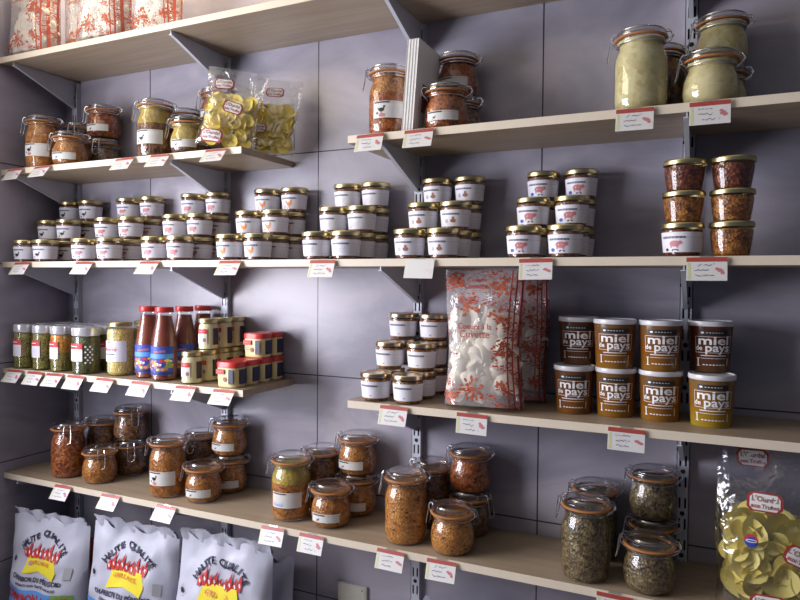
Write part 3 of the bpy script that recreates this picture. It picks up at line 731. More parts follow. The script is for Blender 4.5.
# ------------------------------------------------------------------ pickle jars with silver lids
def pickle(R, H, cont, cont2=None, checked=False):
    r = root('pickle_jar')
    B().lathe([(0, 0), (R - 0.004, 0), (R, 0.004), (R, H - 0.030), (R - 0.003, H - 0.024), (R - 0.003, H - 0.004)], 28).build('jar', 'glass', r)
    if cont2:
        B().lathe([(0, 0.003), (R - 0.004, 0.003), (R - 0.002, 0.006), (R - 0.002, H * 0.42), (0, H * 0.42)], 28).build('filling', cont, r)
        B().lathe([(0, H * 0.42), (R - 0.002, H * 0.42), (R - 0.002, H - 0.031), (R - 0.004, H - 0.026), (0, H - 0.026)], 28).build('top_layer', cont2, r)
    else:
        B().lathe([(0, 0.003), (R - 0.004, 0.003), (R - 0.002, 0.006), (R - 0.002, H - 0.031), (R - 0.004, H - 0.026), (0, H - 0.026)], 28).build('filling', cont, r)
    B().lathe([(R - 0.001, H - 0.024), (R + 0.0002, H - 0.022), (R + 0.0002, H - 0.002), (R - 0.002, H), (0, H)], 28).build('lid', 'silver', r)
    L = LB(); a0 = -0.15; W = R * 1.5
    z0, z1 = H * 0.28, H * 0.66
    label_shell(L, W, z0, z1 - 0.016, R, 0, a0, 0.0006, 'paper', 10)
    label_shell(L, W, z1 - 0.016, z1, R, 0, a0, 0.0006, 'red', 10)
    f = cyl(R, a0, 0, 0.001, 0)
    put(L, rect2d(-W * 0.25, W * 0.25, z1 - 0.009, z1 - 0.007, 4, 1), f, 'white')
    for q in range(4): put(L, rect2d(-W * 0.38, W * 0.3, z0 + 0.006 + q * 0.006, z0 + 0.0072 + q * 0.006, 4, 1), f, 'palegrey')
    if checked:
        for i in range(4):
            for j in range(7):
                if (i + j) % 2 == 0: put(L, disc2d(W / 2 + 0.008 + i * 0.006, z0 - 0.004 + j * 0.0075, 0.0028, 0.0028, 6), f, 'white')
    else:
        for i in range(3):
            for j in range(5):
                if (i + j) % 2: put(L, disc2d(W / 2 + 0.004 + i * 0.004, z0 + 0.004 + j * 0.007, 0.0018, 0.0018, 6), f, 'brown')
    L.make('label', r)
    return r
GP = 'silver-lidded pickle jars on the lower left shelf'
for x, R, H, a, b_, ck, nm in ((-0.322, 0.0315, 0.132, 'pickle', None, False, 'mixed green pickles nearest the left wall'), (-0.240, 0.0305, 0.132, 'pickle', None, False, 'green pickles, second from the left wall'),
                           (-0.163, 0.0305, 0.132, 'pickle', 'pickle_orange', False, 'orange and green layers'), (-0.060, 0.0385, 0.132, 'herb', None, True, 'dark green herbs, widest')):
    p_ = pickle(R, H, a, b_, ck)
    place(p_, (x, -0.184, Z4 + 0.0002), 0, 'silver-lidded jar of ' + nm + ', front row', 'jar', GP)
    n = 1; y = -0.184 + 2 * R + 0.001
    while y + R < -0.001 and n < 3:
        place(p_, (x + 0.004 * n, y, Z4 + 0.0002), 0.2, 'silver-lidded jar of ' + nm.split(',')[0].split(' nearest')[0] + (', directly behind its front twin' if n == 1 else ', last of its row') + (' by the wall' if 'nearest' in nm else ''), 'jar', GP)
        y += 2 * R + 0.001; n += 1

# chickpea jars
def chickjar():
    r = root('chickpea_jar'); R = 0.0365
    B().lathe([(0, 0), (0.031, 0), (R - 0.001, 0.005), (R, 0.012), (R, 0.122), (0.034, 0.131), (0.029, 0.136), (0.029, 0.140)], 30).build('jar', 'glass', r)
    B().lathe([(0, 0.003), (0.029, 0.003), (R - 0.002, 0.010), (R - 0.002, 0.121), (0.032, 0.129), (0, 0.131)], 30).build('filling', 'chick', r)
    B().lathe([(0.0305, 0.137), (0.0315, 0.138), (0.0315, 0.147), (0.030, 0.149), (0, 0.149)], 30).build('lid', 'gold', r)
    L = LB(); a0 = 0.05; label_shell(L, 0.088, 0.040, 0.098, R, 0, a0, 0.0007, 'paper', 18)
    f = cyl(R, a0 - 0.12, 0, 0.0011, 0)
    put(L, poly2d([(-0.018, 0.089), (0.020, 0.089), (0.010, 0.0925), (0.004, 0.0925), (0.002, 0.0955), (-0.002, 0.0955), (-0.004, 0.0925), (-0.010, 0.0925)]), f, 'blue')
    put(L, poly2d([(-0.018, 0.089), (-0.010, 0.0865), (0.012, 0.0865), (0.020, 0.089)]), f, 'blue')
    put(L, move2d(text2d('Navarro', 0.013, 1.0, 0.0003), 0.000, 0.0745), f, 'red')
    put(L, move2d(outline(20, 0.025, 0.0085, 0.0007), 0.0, 0.0750), f, 'pink')
    put(L, move2d(text2d('pois chiches', 0.0065, 1.0, 0.0002), 0.001, 0.0615), f, 'navy')
    for q in range(2): put(L, rect2d(-0.020, 0.022 - q * 0.006, 0.052 - q * 0.005, 0.053 - q * 0.005, 6, 1), f, 'grey')
    L.make('label', r); return r
ck = chickjar()
place(ck, (0.052, -0.164, Z4 + 0.0002), 0.0, 'gold-lidded chickpea jar with white label beside the sauce bottles', 'jar', 'chickpea jars')
place(ck, (0.066, -0.086, Z4 + 0.0002), 0.3, 'second chickpea jar hidden just behind the front one', 'jar', 'chickpea jars')

# tomato sauce bottles
def bottle():
    r = root('sauce_bottle'); R = 0.0345
    prof = [(0, 0), (R - 0.006, 0), (R, 0.005), (R, 0.095), (R - 0.003, 0.112), (0.0265, 0.140), (0.0220, 0.163), (0.0205, 0.176), (0.0205, 0.186)]
    B().lathe(prof, 30).build('bottle', 'glass', r)
    B().lathe([(0, 0.003)] + [(a - 0.002, max(z, 0.003)) for a, z in prof[1:-2]] + [(0.0192, 0.172), (0, 0.172)], 30).build('filling', 'sauce', r)
    B().lathe([(0.0238, 0.181), (0.0245, 0.182), (0.0245, 0.193), (0.0235, 0.1955), (0, 0.1955)], 30).build('cap', 'redlid', r)
    L = LB(); a0 = 0.0; W = 0.100
    label_shell(L, W, 0.016, 0.092, R, 0, a0, 0.0006, 'blue', 20)
    f = cyl(R, a0, 0, 0.0010, 0); g = cyl(R, a0, 0, 0.0014, 0); h = cyl(R, a0, 0, 0.0018, 0)
    put(L, rect2d(-W / 2 + .001, W / 2 - .001, 0.060, 0.072, 14, 1), f, 'sky')
    put(L, disc2d(-0.034, 0.074, 0.010, 0.012), g, 'white')
    put(L, rect2d(-W / 2 + .001, W / 2 - .001, 0.018, 0.023, 14, 1), f, 'navy')
    rr = random.Random(3)
    for q in range(46):
        u = rr.uniform(-0.046, 0.046); v = rr.uniform(0.030, 0.056)
        m_ = rr.choice(['yellow', 'yellow', 'green', 'green', 'red', 'pink', 'white', 'orange'])
        s = rr.uniform(0.003, 0.006)
        put(L, disc2d(u, v, s, s * 0.8, 8, rr.random()), cyl(R, a0, 0, 0.0011 + 0.00001 * q, 0), m_)
    put(L, move2d(text2d('passata', 0.011, 1.0, 0.0003), 0.012, 0.079, 0.1), g, 'pink')
    L.make('label', r); return r
bt = bottle()
GB = 'tomato sauce bottles with red caps'
place(bt, (0.154, -0.160, Z4 + 0.0002), 0.0, 'red-capped tomato sauce bottle beside the chickpea jar, front left', 'bottle', GB)
place(bt, (0.227, -0.1755, Z4 + 0.0002), 0.05, 'red-capped tomato sauce bottle nearest the cream sauce jars, front right', 'bottle', GB)
place(bt, (0.232, -0.1060, Z4 + 0.0002), 0.1, 'red-capped tomato sauce bottle, middle one of the right file', 'bottle', GB)
place(bt, (0.238, -0.0362, Z4 + 0.0002), 0.1, 'rearmost red-capped sauce bottle, against the wall, upright behind', 'bottle', GB)

# cream sauce jars with gold lids
def mayo():
    r = root('cream_sauce_jar'); R = 0.0270
    prof = [(0, 0), (R - 0.004, 0), (R, 0.004), (R, 0.060), (R - 0.002, 0.066), (0.0240, 0.070), (0.0240, 0.074)]
    B().lathe(prof, 28).build('jar', 'glass', r)
    B().lathe([(0, 0.003)] + [(a - 0.0015, max(0.003, z)) for a, z in prof[1:-1]] + [(0, 0.070)], 28).build('filling', 'mayo', r)
    B().lathe([(0.0250, 0.072), (0.0260, 0.073), (0.0260, 0.081), (0.0250, 0.083), (0, 0.083)], 28).build('lid', 'gold', r)
    L = LB(); f = cyl(R, 0, 0, 0.0006, 0); g = cyl(R, 0, 0, 0.001, 0)
    label_shell(L, 0.030, 0.044, 0.056, R, 0, -0.35, 0.0006, 'red', 8)
    label_shell(L, 0.030, 0.018, 0.0435, R, 0, -0.35, 0.0006, 'cream_paper', 8)
    g1 = cyl(R, -0.35, 0, 0.0010, 0)
    for q in range(3): put(L, rect2d(-0.011 + q * 0.0075, -0.006 + q * 0.0075, 0.0485, 0.0515), g1, 'pink')
    put(L, rect2d(-0.011, 0.006, 0.035, 0.0365, 3, 1), g1, 'grey'); put(L, disc2d(0.008, 0.027, 0.0045, 0.0055), g1, 'brown')
    label_shell(L, 0.018, 0.014, 0.058, R, 0, 1.15, 0.0006, 'navy', 6)
    L.make('label', r); return r
my = mayo(); GM = 'cream sauce jars with gold lids'
for k, (x, y) in enumerate(((0.334, -0.188), (0.340, -0.1335), (0.342, -0.0790), (0.344, -0.0285))):
    place(my, (x, y, Z4 + 0.0002), 0.35, ['gold-lidded cream sauce jar standing alone in front of its stack', 'gold-lidded cream sauce jar, front one of the stacked lower tier', 'gold-lidded cream sauce jar, middle of the stacked lower tier', 'gold-lidded cream sauce jar, rearmost of the lower tier'][k], 'jar', GM)
for k, (x, y) in enumerate(((0.342, -0.1335), (0.344, -0.0790), (0.346, -0.0285))):
    place(my, (x, y, Z4 + 0.0834), 0.35, ['gold-lidded cream sauce jar, front one of the upper tier', 'gold-lidded cream sauce jar, middle one of the upper tier', 'gold-lidded cream sauce jar, rearmost of the upper tier'][k], 'jar', GM)

# pale yellow tubs with red lids
def tub():
    r = root('red_lidded_tub'); H = 0.0645
    B().lathe([(0, 0), (0.029, 0), (0.032, 0.003), (0.0335, 0.050), (0.0335, 0.054), (0, 0.054)], 36, 0, 1.02, 0.78, 3.0).build('tub', 'tubcream', r)
    B().lathe([(0.0343, 0.050), (0.0352, 0.0505), (0.0352, 0.061), (0.0335, 0.0640), (0.0315, 0.0645), (0, 0.0640)], 36, 0, 1.02, 0.80, 3.0).build('lid', 'redlid', r)
    L = LB(); y = -0.0263
    def F(o): return lambda u, v: (u, y - o - v * 0.035, v)
    L.box(-0.026, -0.001, y - 0.0030, y - 0.0012, 0.034, 0.046, 'red')
    put(L, rect2d(-0.021, -0.007, 0.039, 0.0415), F(0.0020), 'pink')
    for q in range(2): put(L, rect2d(-0.023, -0.006, 0.026 - q * 0.005, 0.0275 - q * 0.005), F(0.0008), 'grey')
    put(L, disc2d(0.000, 0.021, 0.005, 0.006), F(0.0008), 'brown')
    # blue side panel wrapping the right end
    for a, b_ in ((0.012, 0.026),): L.box(a, b_, y - 0.0022, y - 0.0002, 0.010, 0.046, 'navy')
    for q in range(6): put(L, disc2d(0.009, 0.011 + q * 0.0065, 0.0013, 0.0018, 6), F(0.0008), 'white')
    L.make('label', r)
    S = LB(); x = 0.0338
    S.box(x - 0.0012, x + 0.0012, -0.012, 0.014, 0.009, 0.046, 'navy')
    S.make('side_label', r)
    return r
tb = tub(); GT = 'pale yellow tubs with red lids'
for k in range(4):
    place(tb, (0.462 + 0.001 * k, -0.186 + 0.0525 * k, Z4 + 0.0002), 0.0, ['red-lidded yellow tub at the very front of the lower tier', 'second red-lidded yellow tub from the front, lower tier', 'third red-lidded yellow tub from the front, lower tier', 'rearmost red-lidded yellow tub of the lower tier'][k], 'tub', GT)
for k in range(2):
    place(tb, (0.465, -0.082 + 0.0525 * k, Z4 + 0.0650), 0.0, ['red-lidded yellow tub, front one of the two stacked on top', 'red-lidded yellow tub, rear one of the two stacked on top'][k], 'tub', GT)

# ------------------------------------------------------------------ honey tubs
def honeytub(m):
    r = root('honey_tub'); H = 0.0985; k = 0.055
    R0 = 0.0360
    B().lathe([(0, 0), (R0 - 0.001, 0), (R0, 0.0015), (R0 + k * 0.092, 0.092), (0, 0.092)], 36).build('tub', m, r)
    B().lathe([(0.0408, 0.0885), (0.0418, 0.0890), (0.0422, 0.0905), (0.0422, 0.0945), (0.0418, 0.0965), (0.0415, 0.0980), (0.0395, 0.0982), (0.0385, 0.0960), (0, 0.0960)], 36).build('lid', 'hlid', r)
    L = LB(); a0 = 0.12
    f = cyl(R0, a0, 0, 0.0006, k); g = cyl(R0, a0, 0, 0.0003, k); h = cyl(R0, a0, 0, 0.0009, k)
    label_shell(L, 0.050, 0.0715, 0.0810, R0, k, a0, 0.0005, 'black', 12)
    put(L, disc2d(-0.019, 0.0765, 0.003, 0.002, 8), h, 'white')
    for q in range(6): put(L, rect2d(-0.013 + q * 0.0048, -0.010 + q * 0.0048, 0.0757, 0.0772), h, 'palegrey')
    def fr(x0, x1, z0, z1, t=0.0007):
        put(L, rect2d(x0, x1, z1 - t, z1, 10, 1), g, 'white'); put(L, rect2d(x0, x1, z0, z0 + t, 10, 1), g, 'white')
        put(L, rect2d(x0, x0 + t, z0, z1), g, 'white'); put(L, rect2d(x1 - t, x1, z0, z1), g, 'white')
    fr(-0.032, 0.033, 0.0375, 0.0690)
    put(L, move2d(text2d('miel', 0.0235, 1.38, 0.0005), 0.000, 0.0608), f, 'white')
    put(L, move2d(text2d('de', 0.0130, 1.0, 0.0002), -0.0255, 0.0465), f, 'white')
    put(L, move2d(text2d('pays', 0.0225, 1.12, 0.0005), 0.007, 0.0470), f, 'white')
    put(L, rect2d(-0.022, 0.022, 0.0315, 0.0330, 8, 1), f, 'white')
    put(L, rect2d(-0.028, -0.026, 0.012, 0.027), f, 'white'); put(L, rect2d(0.026, 0.0272, 0.012, 0.027), f, 'white')
    put(L, rect2d(-0.030, -0.024, 0.026, 0.0272), f, 'white'); put(L, rect2d(-0.030, -0.024, 0.0115, 0.0127), f, 'white')
    put(L, rect2d(-0.022, 0.022, 0.0265, 0.0272, 8, 1), g, 'white')
    for q in range(7): put(L, rect2d(-0.019 + q * 0.0058, -0.015 + q * 0.0058, 0.0135, 0.0153), f, 'white')
    L.make('lettering', r); return r
MAT['hlid'] = simple('white_translucent_lid', (0.62, 0.62, 0.66), 0.3)
hr = honeytub('honey_red'); hd, ha, hg = honeytub('honey_dark'), honeytub('honey_amber'), honeytub('honey_gold')
GH = 'honey tubs with white lids'
HB = [(1.300, -0.116, hr), (1.383, -0.112, ha), (1.468, -0.114, ha), (1.560, -0.128, hg)]
nm = ['leftmost', 'second from the left', 'third from the left', 'rightmost, golden']
for k, (x, y, p_) in enumerate(HB):
    place(p_, (x, y, Z4 + 0.0002), -0.02 * k, 'white-lidded amber honey tub, bottom tier, ' + nm[k], 'tub', GH)
HT = [(1.300, -0.072, hd), (1.380, -0.116, ha), (1.467, -0.114, ha), (1.556, -0.080, hd)]
nm = ['leftmost, very dark', 'second from the left', 'third from the left', 'rightmost, dark']
for k, (x, y, p_) in enumerate(HT):
    place(p_, (x, y, Z4 + 0.0985), 0.02 * k, 'white-lidded honey tub, top tier, ' + nm[k], 'tub', GH)

# ------------------------------------------------------------------ bags
def pillow(w, h, t, name, mat, parent=None, seed=0, taper=0.06, pinch_top=0.10, pinch_bot=0.05, amp=0.004, nx=22, nz=26, crown=0.0, flat=3.0):
    """closed bag: front and back sheets joined at the sides; returns object and front(u,v,off) function (u -1..1, v 0..1)"""
    def S(u, v, side, off=0.0):
        pr = min(1.0, v / pinch_bot) ** 0.6 if v < pinch_bot else 1.0
        if v > 1 - pinch_top * 3: pr *= max(0.06, ((1 - v) / (pinch_top * 3))) ** 0.75
        th = t / 2 * pr * max(0.0, 1 - abs(u) ** flat) ** 0.6 + 0.0008
        ww = w / 2 * (1 - taper * (1 - (2 * abs(v - 0.5)) ** 2) * 0.6 + 0.04 * math.sin(v * 7 + seed))
        x = ww * u; z = h * v + crown * h * 0.04 * math.sin(u * 9 + seed) * (v ** 6)
        p = Vector((x * 14 + seed * 3.1, v * h * 14, side * 5.0 + seed))
        nn = noise.noise(p) * amp * 2 + abs(noise.noise(p * 2.3)) * amp * 1.2
        nn *= min(1, (1 - abs(u)) * 5) * min(1, v * 10)
        y = -side * (th + nn + off)
        return (x, y, z)
    b = B(); uv = []
    vs = []; idx = {}
    for side in (1, -1):
        for j in range(nz + 1):
            for i in range(nx + 1):
                u = -1 + 2 * i / nx; v = j / nz
                if side == -1 and (i == 0 or i == nx): idx[(side, i, j)] = idx[(1, i, j)]; continue
                idx[(side, i, j)] = len(vs); vs.append(S(u, v, side))
                uv.append(((u + 1) / 4 if side == 1 else 0.5 + (1 - u) / 4, v))
    fs = []
    for j in range(nz):
        for i in range(nx):
            q = [idx[(1, i, j)], idx[(1, i + 1, j)], idx[(1, i + 1, j + 1)], idx[(1, i, j + 1)]]; fs.append(tuple(q))
            q = [idx[(-1, i, j)], idx[(-1, i, j + 1)], idx[(-1, i + 1, j + 1)], idx[(-1, i + 1, j)]]; fs.append(tuple(dict.fromkeys(q)))
    for i in range(nx):
        q = [idx[(1, i, 0)], idx[(-1, i, 0)], idx[(-1, i + 1, 0)], idx[(1, i + 1, 0)]]; fs.append(tuple(dict.fromkeys(q)))
    fs = [f for f in fs if len(f) > 2]
    b.add(vs, fs); b.uv = uv
    o = b.build(name, mat, parent, 60)
    def F(off=0.0008):
        return lambda x, z: S(max(-0.98, min(0.98, x / (w / 2))), max(0.01, min(0.99, z / h)), 1, off)
    return o, F

def hexlabel(L, F, cx, cz, s, rot=0.0, mi_out='brick'):
    hexo = [(-1.0, .3), (-.75, .55), (.75, .55), (1.0, .3), (1.0, -.3), (.75, -.55), (-.75, -.55), (-1.0, -.3)]
    for sc, m_, off in ((1.0, mi_out, 0.0015), (0.84, 'white', 0.0022)):
        v = [(0, 0)] + hexo; n = len(hexo)
        sh = (v, [(0, (k + 1) % n + 1, k + 1)[::-1] for k in range(n)])
        put(L, move2d(sh, cx, cz, rot, s * sc), F(off), m_)
    put(L, move2d(text2d("L'Ourdal", s * 0.42, 1.0, s * 0.008), cx - s * .18 * -math.sin(rot), cz + s * 0.18, rot), F(0.0030), 'brown')
    put(L, move2d(text2d('aux Truffes', s * 0.34, 1.0, s * 0.008), cx - s * .2 * math.sin(-rot), cz - s * 0.22, rot), F(0.0030), 'brick')

def crisps(w, h0, h1, t, seed, parent, mat, n=170, big=1.0):
    b = B(); rr = random.Random(seed)
    for _ in range(n):
        R = rr.uniform(0.014, 0.022) * big
        hx = max(0.01, w / 2 - R * 0.8); hy = max(0.002, t / 2 - R * 0.35)
        z = rr.uniform(h0 + R * 0.6, h1); x = rr.uniform(-hx, hx); y = rr.uniform(-hy, hy)
        m_ = Matrix.Rotation(rr.uniform(-0.5, 0.5), 4, 'Z') @ Matrix.Rotation(PI / 2 + rr.uniform(-0.5, 0.5), 4, 'X') @ Matrix.Rotation(rr.uniform(0, PI), 4, 'Z'); vs = []; fs = []
        curl = rr.uniform(0.08, 0.28)
        for k in range(3):
            for q in range(16):
                a = 2 * PI * q / 16; r_ = R * (k + 0.02) / 2
                px, py = r_ * math.cos(a), r_ * math.sin(a) * 0.8
                vs.append(m_ @ Vector((px, py, curl * px * px / R * 2)) + Vector((x, y, z)))
        for k in range(2):
            for q in range(16): fs.append((k * 16 + q, k * 16 + (q + 1) % 16, (k + 1) * 16 + (q + 1) % 16, (k + 1) * 16 + q))
        b.add(vs, fs)
    o = b.build('crisps', mat, parent, 60); o['kind'] = 'stuff'; return o

def crispbag(w, h, t, seed, fill=0.66, mat='chips', labels=(), sticker=None, pack=150, big=1.0):
    r = root('crisp_bag')
    o, F = pillow(w, h, t, 'film', 'film', r, seed, taper=0.10, pinch_top=0.16, amp=0.003)
    crisps(w * 0.86, 0.008, h * fill, t * 0.70, seed, r, mat, pack, big)
    for a in labels:
        L = LB(); hexlabel(L, F, *a); L.make('hexagonal_label', r)
    if sticker:
        cx, cz, q = sticker; L = LB()
        put(L, disc2d(cx, cz, q, q, 20), F(0.0020), 'blue'); put(L, ([(cx + q * math.cos(PI * k / 10), cz + q * math.sin(PI * k / 10)) for k in range(11)], [tuple(range(11))]), F(0.0026), 'red')
        put(L, move2d(outline(16, q * 0.8, q * 0.25, q * 0.12), cx, cz), F(0.0030), 'white')
        L.make('round_sticker', r)
    return r
cb1 = crispbag(0.152, 0.205, 0.054, 1.0, 0.62, 'chips', ((-0.028, 0.160, 0.026, 0.1), (0.010, 0.100, 0.027, -0.12), (-0.030, 0.022, 0.028, 0.0)))
cb2 = crispbag(0.125, 0.200, 0.042, 2.3, 0.60, 'chips', ((-0.005, 0.160, 0.024, 0.0), (-0.035, 0.060, 0.020, 0.0)))
GK = 'crisp bags on the upper left shelf'
place(cb1, (0.437, -0.182, Z2 + 0.007), 0, 'yellow crisp bag leaning at the shelf end, nearest the jars', 'bag', GK, rot=(-0.10, 0.16, 0.42))
place(cb2, (0.512, -0.092, Z2 + 0.004), 0, 'crisp bag behind and right of the front yellow one, half empty', 'bag', GK, rot=(-0.10, 0.10, 0.45))
cb3 = crispbag(0.200, 0.272, 0.075, 4.1, 0.60, 'chips_pale', ((-0.022, 0.198, 0.030, -0.05), (0.038, 0.110, 0.032, -0.38), (-0.018, 0.024, 0.030, 0.0)), (-0.045, 0.132, 0.0115), 110, 1.6)
cb4 = crispbag(0.180, 0.278, 0.055, 5.2, 0.50, 'chips_pale', ((-0.035, 0.250, 0.030, 0.0),), None, 110, 1.4)
GR = 'large crisp bags at the right end of the bottom shelf'
place(cb3, (1.668, -0.172, Z5 + 0.001), 0, 'large clear bag of pale crisps at the right edge, front', 'bag', GR, rot=(-0.04, 0, 0.10))
place(cb4, (1.668, -0.080, Z5 + 0.001), 0, 'large crisp bag right behind the front one, red label on top', 'bag', GR, rot=(-0.05, 0, 0.06))

# meringue bags
def meringuebag(w, h, t, seed):
    r = root('meringue_bag')
    o, F = pillow(w, h, t, 'printed_film', 'printed', r, seed, taper=0.04, pinch_top=0.07, pinch_bot=0.03, amp=0.003, flat=5)
    b = B(); rr = random.Random(int(seed * 10))
    for _ in range(95):
        R = rr.uniform(0.022, 0.031)
        z = rr.uniform(0.03, h * 0.68); x = rr.uniform(-1, 1) * (w * 0.49 - R); y = rr.uniform(-1, 1) * max(0.003, t * 0.44 - R)
        m_ = Matrix.Translation((x, y, z)) @ Matrix.Rotation(rr.uniform(0, PI), 4, 'X') @ Matrix.Rotation(rr.uniform(0, PI), 4, 'Y')
        s = B().lathe([(0, -R * 0.7), (R * 0.8, -R * 0.6), (R, -R * 0.1), (R * 0.75, R * 0.3), (R * 0.45, R * 0.7), (R * 0.1, R * 1.1), (0, R * 1.15)], 14)
        b.add([m_ @ Vector(v) for v in s.v], s.f)
    q = b.build('meringues', 'meringue', r, 60); q['kind'] = 'stuff'
    for yy, tx, sz in ((h * 0.60, 'Coeurs à la', 0.017), (h * 0.545, 'Cuvette', 0.022), (h * 0.93, 'Coeurs', 0.014), (h * 0.885, 'Cuvette', 0.016)):
        L = LB(); put(L, move2d(text2d(tx, sz, 0.95, 0.0002), -w * 0.08, yy), F(0.0012), 'brick'); L.make('lettering', r)
    for cx, cz, n in ((-w * 0.10, h * 0.16, 15), (-w * 0.16, h * 0.74, 12), (-w * 0.38, h * 0.10, 9), (w * 0.30, h * 0.42, 12), (w * 0.26, h * 0.66, 13), (-w * 0.36, h * 0.93, 9), (w * 0.24, h * 0.88, 12), (w * 0.30, h * 0.17, 9)):
        L = LB(); sp = 0.0062 * math.sqrt(n)
        for k in range(n * 2):           # lacy flower head: petals thrown around a heart
            a = rr.uniform(0, 2 * PI); d = sp * math.sqrt(rr.uniform(0.05, 1))
            put(L, move2d(disc2d(0, 0, rr.uniform(0.003, 0.0055), rr.uniform(0.0018, 0.003), 7), cx + d * math.cos(a) * 1.15, cz + d * math.sin(a), a), F(0.0010 + 0.00002 * k), 'flower')
        put(L, disc2d(cx, cz, 0.0065, 0.0055, 9), F(0.0020), 'flower')
        put(L, move2d(outline(10, 0.0095, 0.0085, 0.001), cx, cz), F(0.0020), 'flower')
        L.make('printed_flower', r)
    return r
MAT['flower'] = simple('orange_red_print', (0.44, 0.09, 0.04), 0.5, var=0.2)
mb1 = meringuebag(0.166, 0.298, 0.098, 1.7)
mb2 = meringuebag(0.150, 0.292, 0.090, 3.4)
GN = 'meringue bags with red floral print'
place(mb1, (1.122, -0.172, Z4 + 0.001), 0, 'tall meringue bag with red flowers, front, on the lower right shelf', 'bag', GN, rot=(0.0, 0.0, 0.12), scale=(1, 0.92, 0.985))
place(mb2, (1.158, -0.060, Z4 + 0.001), 0, 'meringue bag standing behind the front one, lower right shelf', 'bag', GN, rot=(0.0, 0.0, 0.10), scale=(1, 0.85, 1))
for k, (x, y, rz, rx) in enumerate(((-0.284, -0.172, 0.04, -0.03), (-0.145, -0.105, 0.08, 0.0), (0.006, -0.172, 0.10, -0.03), (0.180, -0.150, 0.12, -0.03))):
    place(mb1 if k % 2 == 0 else mb2, (x, y, Z1 + 0.001), 0, ['meringue bag on the top shelf nearest the left wall', 'meringue bag on the top shelf, second from the left wall', 'meringue bag on the top shelf, third from the left wall', 'meringue bag on the top shelf, rightmost above the bracket'][k], 'bag', GN, rot=(rx, 0.0, rz), scale=(0.80 if k == 1 else 0.96, 0.90, 1))

# charcoal sacks
def arc_text(L, F, body, cx, cz, R, size, span, mi='navy'):
    n = len(body)
    for i, ch in enumerate(body):
        if ch == ' ': continue
        a = -span / 2 + span * (i + 0.5) / n
        put(L, move2d(text2d(ch, size, 1.0, size * 0.035), cx + R * math.sin(a), cz + R * math.cos(a), -a), F(0.0030), mi)
def flames(L, F, cx, cz, s):
    rr = random.Random(8)
    for k in range(9):
        x = cx + (k - 4) * s * 0.215; h = s * rr.uniform(0.45, 0.75)
        pts = [(x - s * .08, cz), (x - s * .11, cz + h * .35), (x - s * .02, cz + h * .7), (x + s * .08, cz + h), (x + s * .08, cz + h * .6), (x + s * .10, cz + h * .3), (x + s * .06, cz)]
        n = len(pts); mid = (sum(p[0] for p in pts) / n, sum(p[1] for p in pts) / n)
        put(L, ([mid] + pts, [(0, k2 + 1, (k2 + 1) % n + 1)[::-1] for k2 in range(n)]), F(0.0036), 'red')
        put(L, move2d(disc2d(0, 0, s * .035, s * .09, 6), x + s * .01, cz + h * .35, 0.3), F(0.0042), 'white')
def sack(seed, w=0.276, h=0.800, t=0.110):
    r = root('charcoal_sack')
    o, F = pillow(w, h, t, 'sack', 'bagwhite', r, seed, taper=0.02, pinch_top=0.085, pinch_bot=0.02, amp=0.006, nx=30, nz=56, crown=0.25)
    L = LB(); c = 0.004; zt = h
    arc_text(L, F, 'HAUTE QUALITÉ', c, zt - 0.126, 0.080, 0.024, 2.3)
    pts = [(-.95, -.5), (-.55, -.42), (0, -.3), (.55, -.45), (.85, -.62), (1.0, -.2), (.85, .42), (.3, .5), (-.3, .5), (-.72, .42), (-.8, 0)]
    n = len(pts); put(L, move2d(([(0, 0)] + pts, [(0, (k + 1) % n + 1, k + 1)[::-1] for k in range(n)]), c, zt - 0.132, 0, 0.060), F(0.0026), 'yellow')
    flames(L, F, c, zt - 0.112, 0.066)
    put(L, move2d(text2d('GRILLADE', 0.016, 1.0, 0.0003), c, zt - 0.124), F(0.0040), 'orange')
    put(L, move2d(text2d('CHARBON DU PÉRIGORD', 0.0185, 0.82, 0.0006), c - 0.004, zt - 0.176), F(0.0026), 'navy')
    put(L, move2d(text2d('GARANTI NON TRAITÉ 100% BOIS', 0.0098, 0.95, 0.0003), c - 0.004, zt - 0.194), F(0.0026), 'navy')
    put(L, rect2d(-0.125, 0.122, zt - 0.420, zt - 0.206, 20, 12), F(0.0022), 'sky')
    put(L, rect2d(0.062, 0.122, zt - 0.262, zt - 0.206, 6, 4), F(0.0028), 'green')
    put(L, move2d(text2d('CHARBON de BOIS', 0.038, 0.68, 0.0014), c - 0.004, zt - 0.232), F(0.0036), 'red')
    put(L, move2d(outline(4, .013, .016, .001), -0.104, zt - 0.135), F(0.0026), 'grey')
    put(L, disc2d(-0.104, zt - 0.135, 0.0055, 0.008, 8), F(0.0026), 'navy')
    put(L, rect2d(0.090, 0.110, zt - 0.160, zt - 0.128), F(0.0026), 'grey')
    L.make('print', r)
    # crumpled, tied top fringe
    b = B(); rr = random.Random(int(seed * 7)); vs = []; fs = []; m_ = 24
    for k in range(m_ + 1):
        u = -1 + 2 * k / m_
        x = w / 2 * u * 0.95; dz = 0.018 + 0.003 * math.sin(k * 0.9 + seed) + rr.uniform(-0.001, 0.001)
        for (q, zz) in ((0, -0.012), (1, dz * 0.5), (2, dz)):
            vs.append((x, -0.004 + 0.007 * math.sin(k * 1.3 + q * 1.2 + seed) - q * 0.004, h + zz)); vs.append((x, 0.001 + 0.007 * math.sin(k * 1.3 + q * 1.2 + seed) - q * 0.004, h + zz))
    for k in range(m_):
        a, c2 = 6 * k, 6 * (k + 1)
        fs += [(a, c2, c2 + 2, a + 2), (a + 2, c2 + 2, c2 + 4, a + 4), (a + 1, a + 3, c2 + 3, c2 + 1), (a + 3, a + 5, c2 + 5, c2 + 3), (a + 4, c2 + 4, c2 + 5, a + 5)]
    b.add(vs, fs); b.build('top_fringe', 'bagwhite', r, 60)
    return r
GS = 'white charcoal sacks under the bottom shelf'
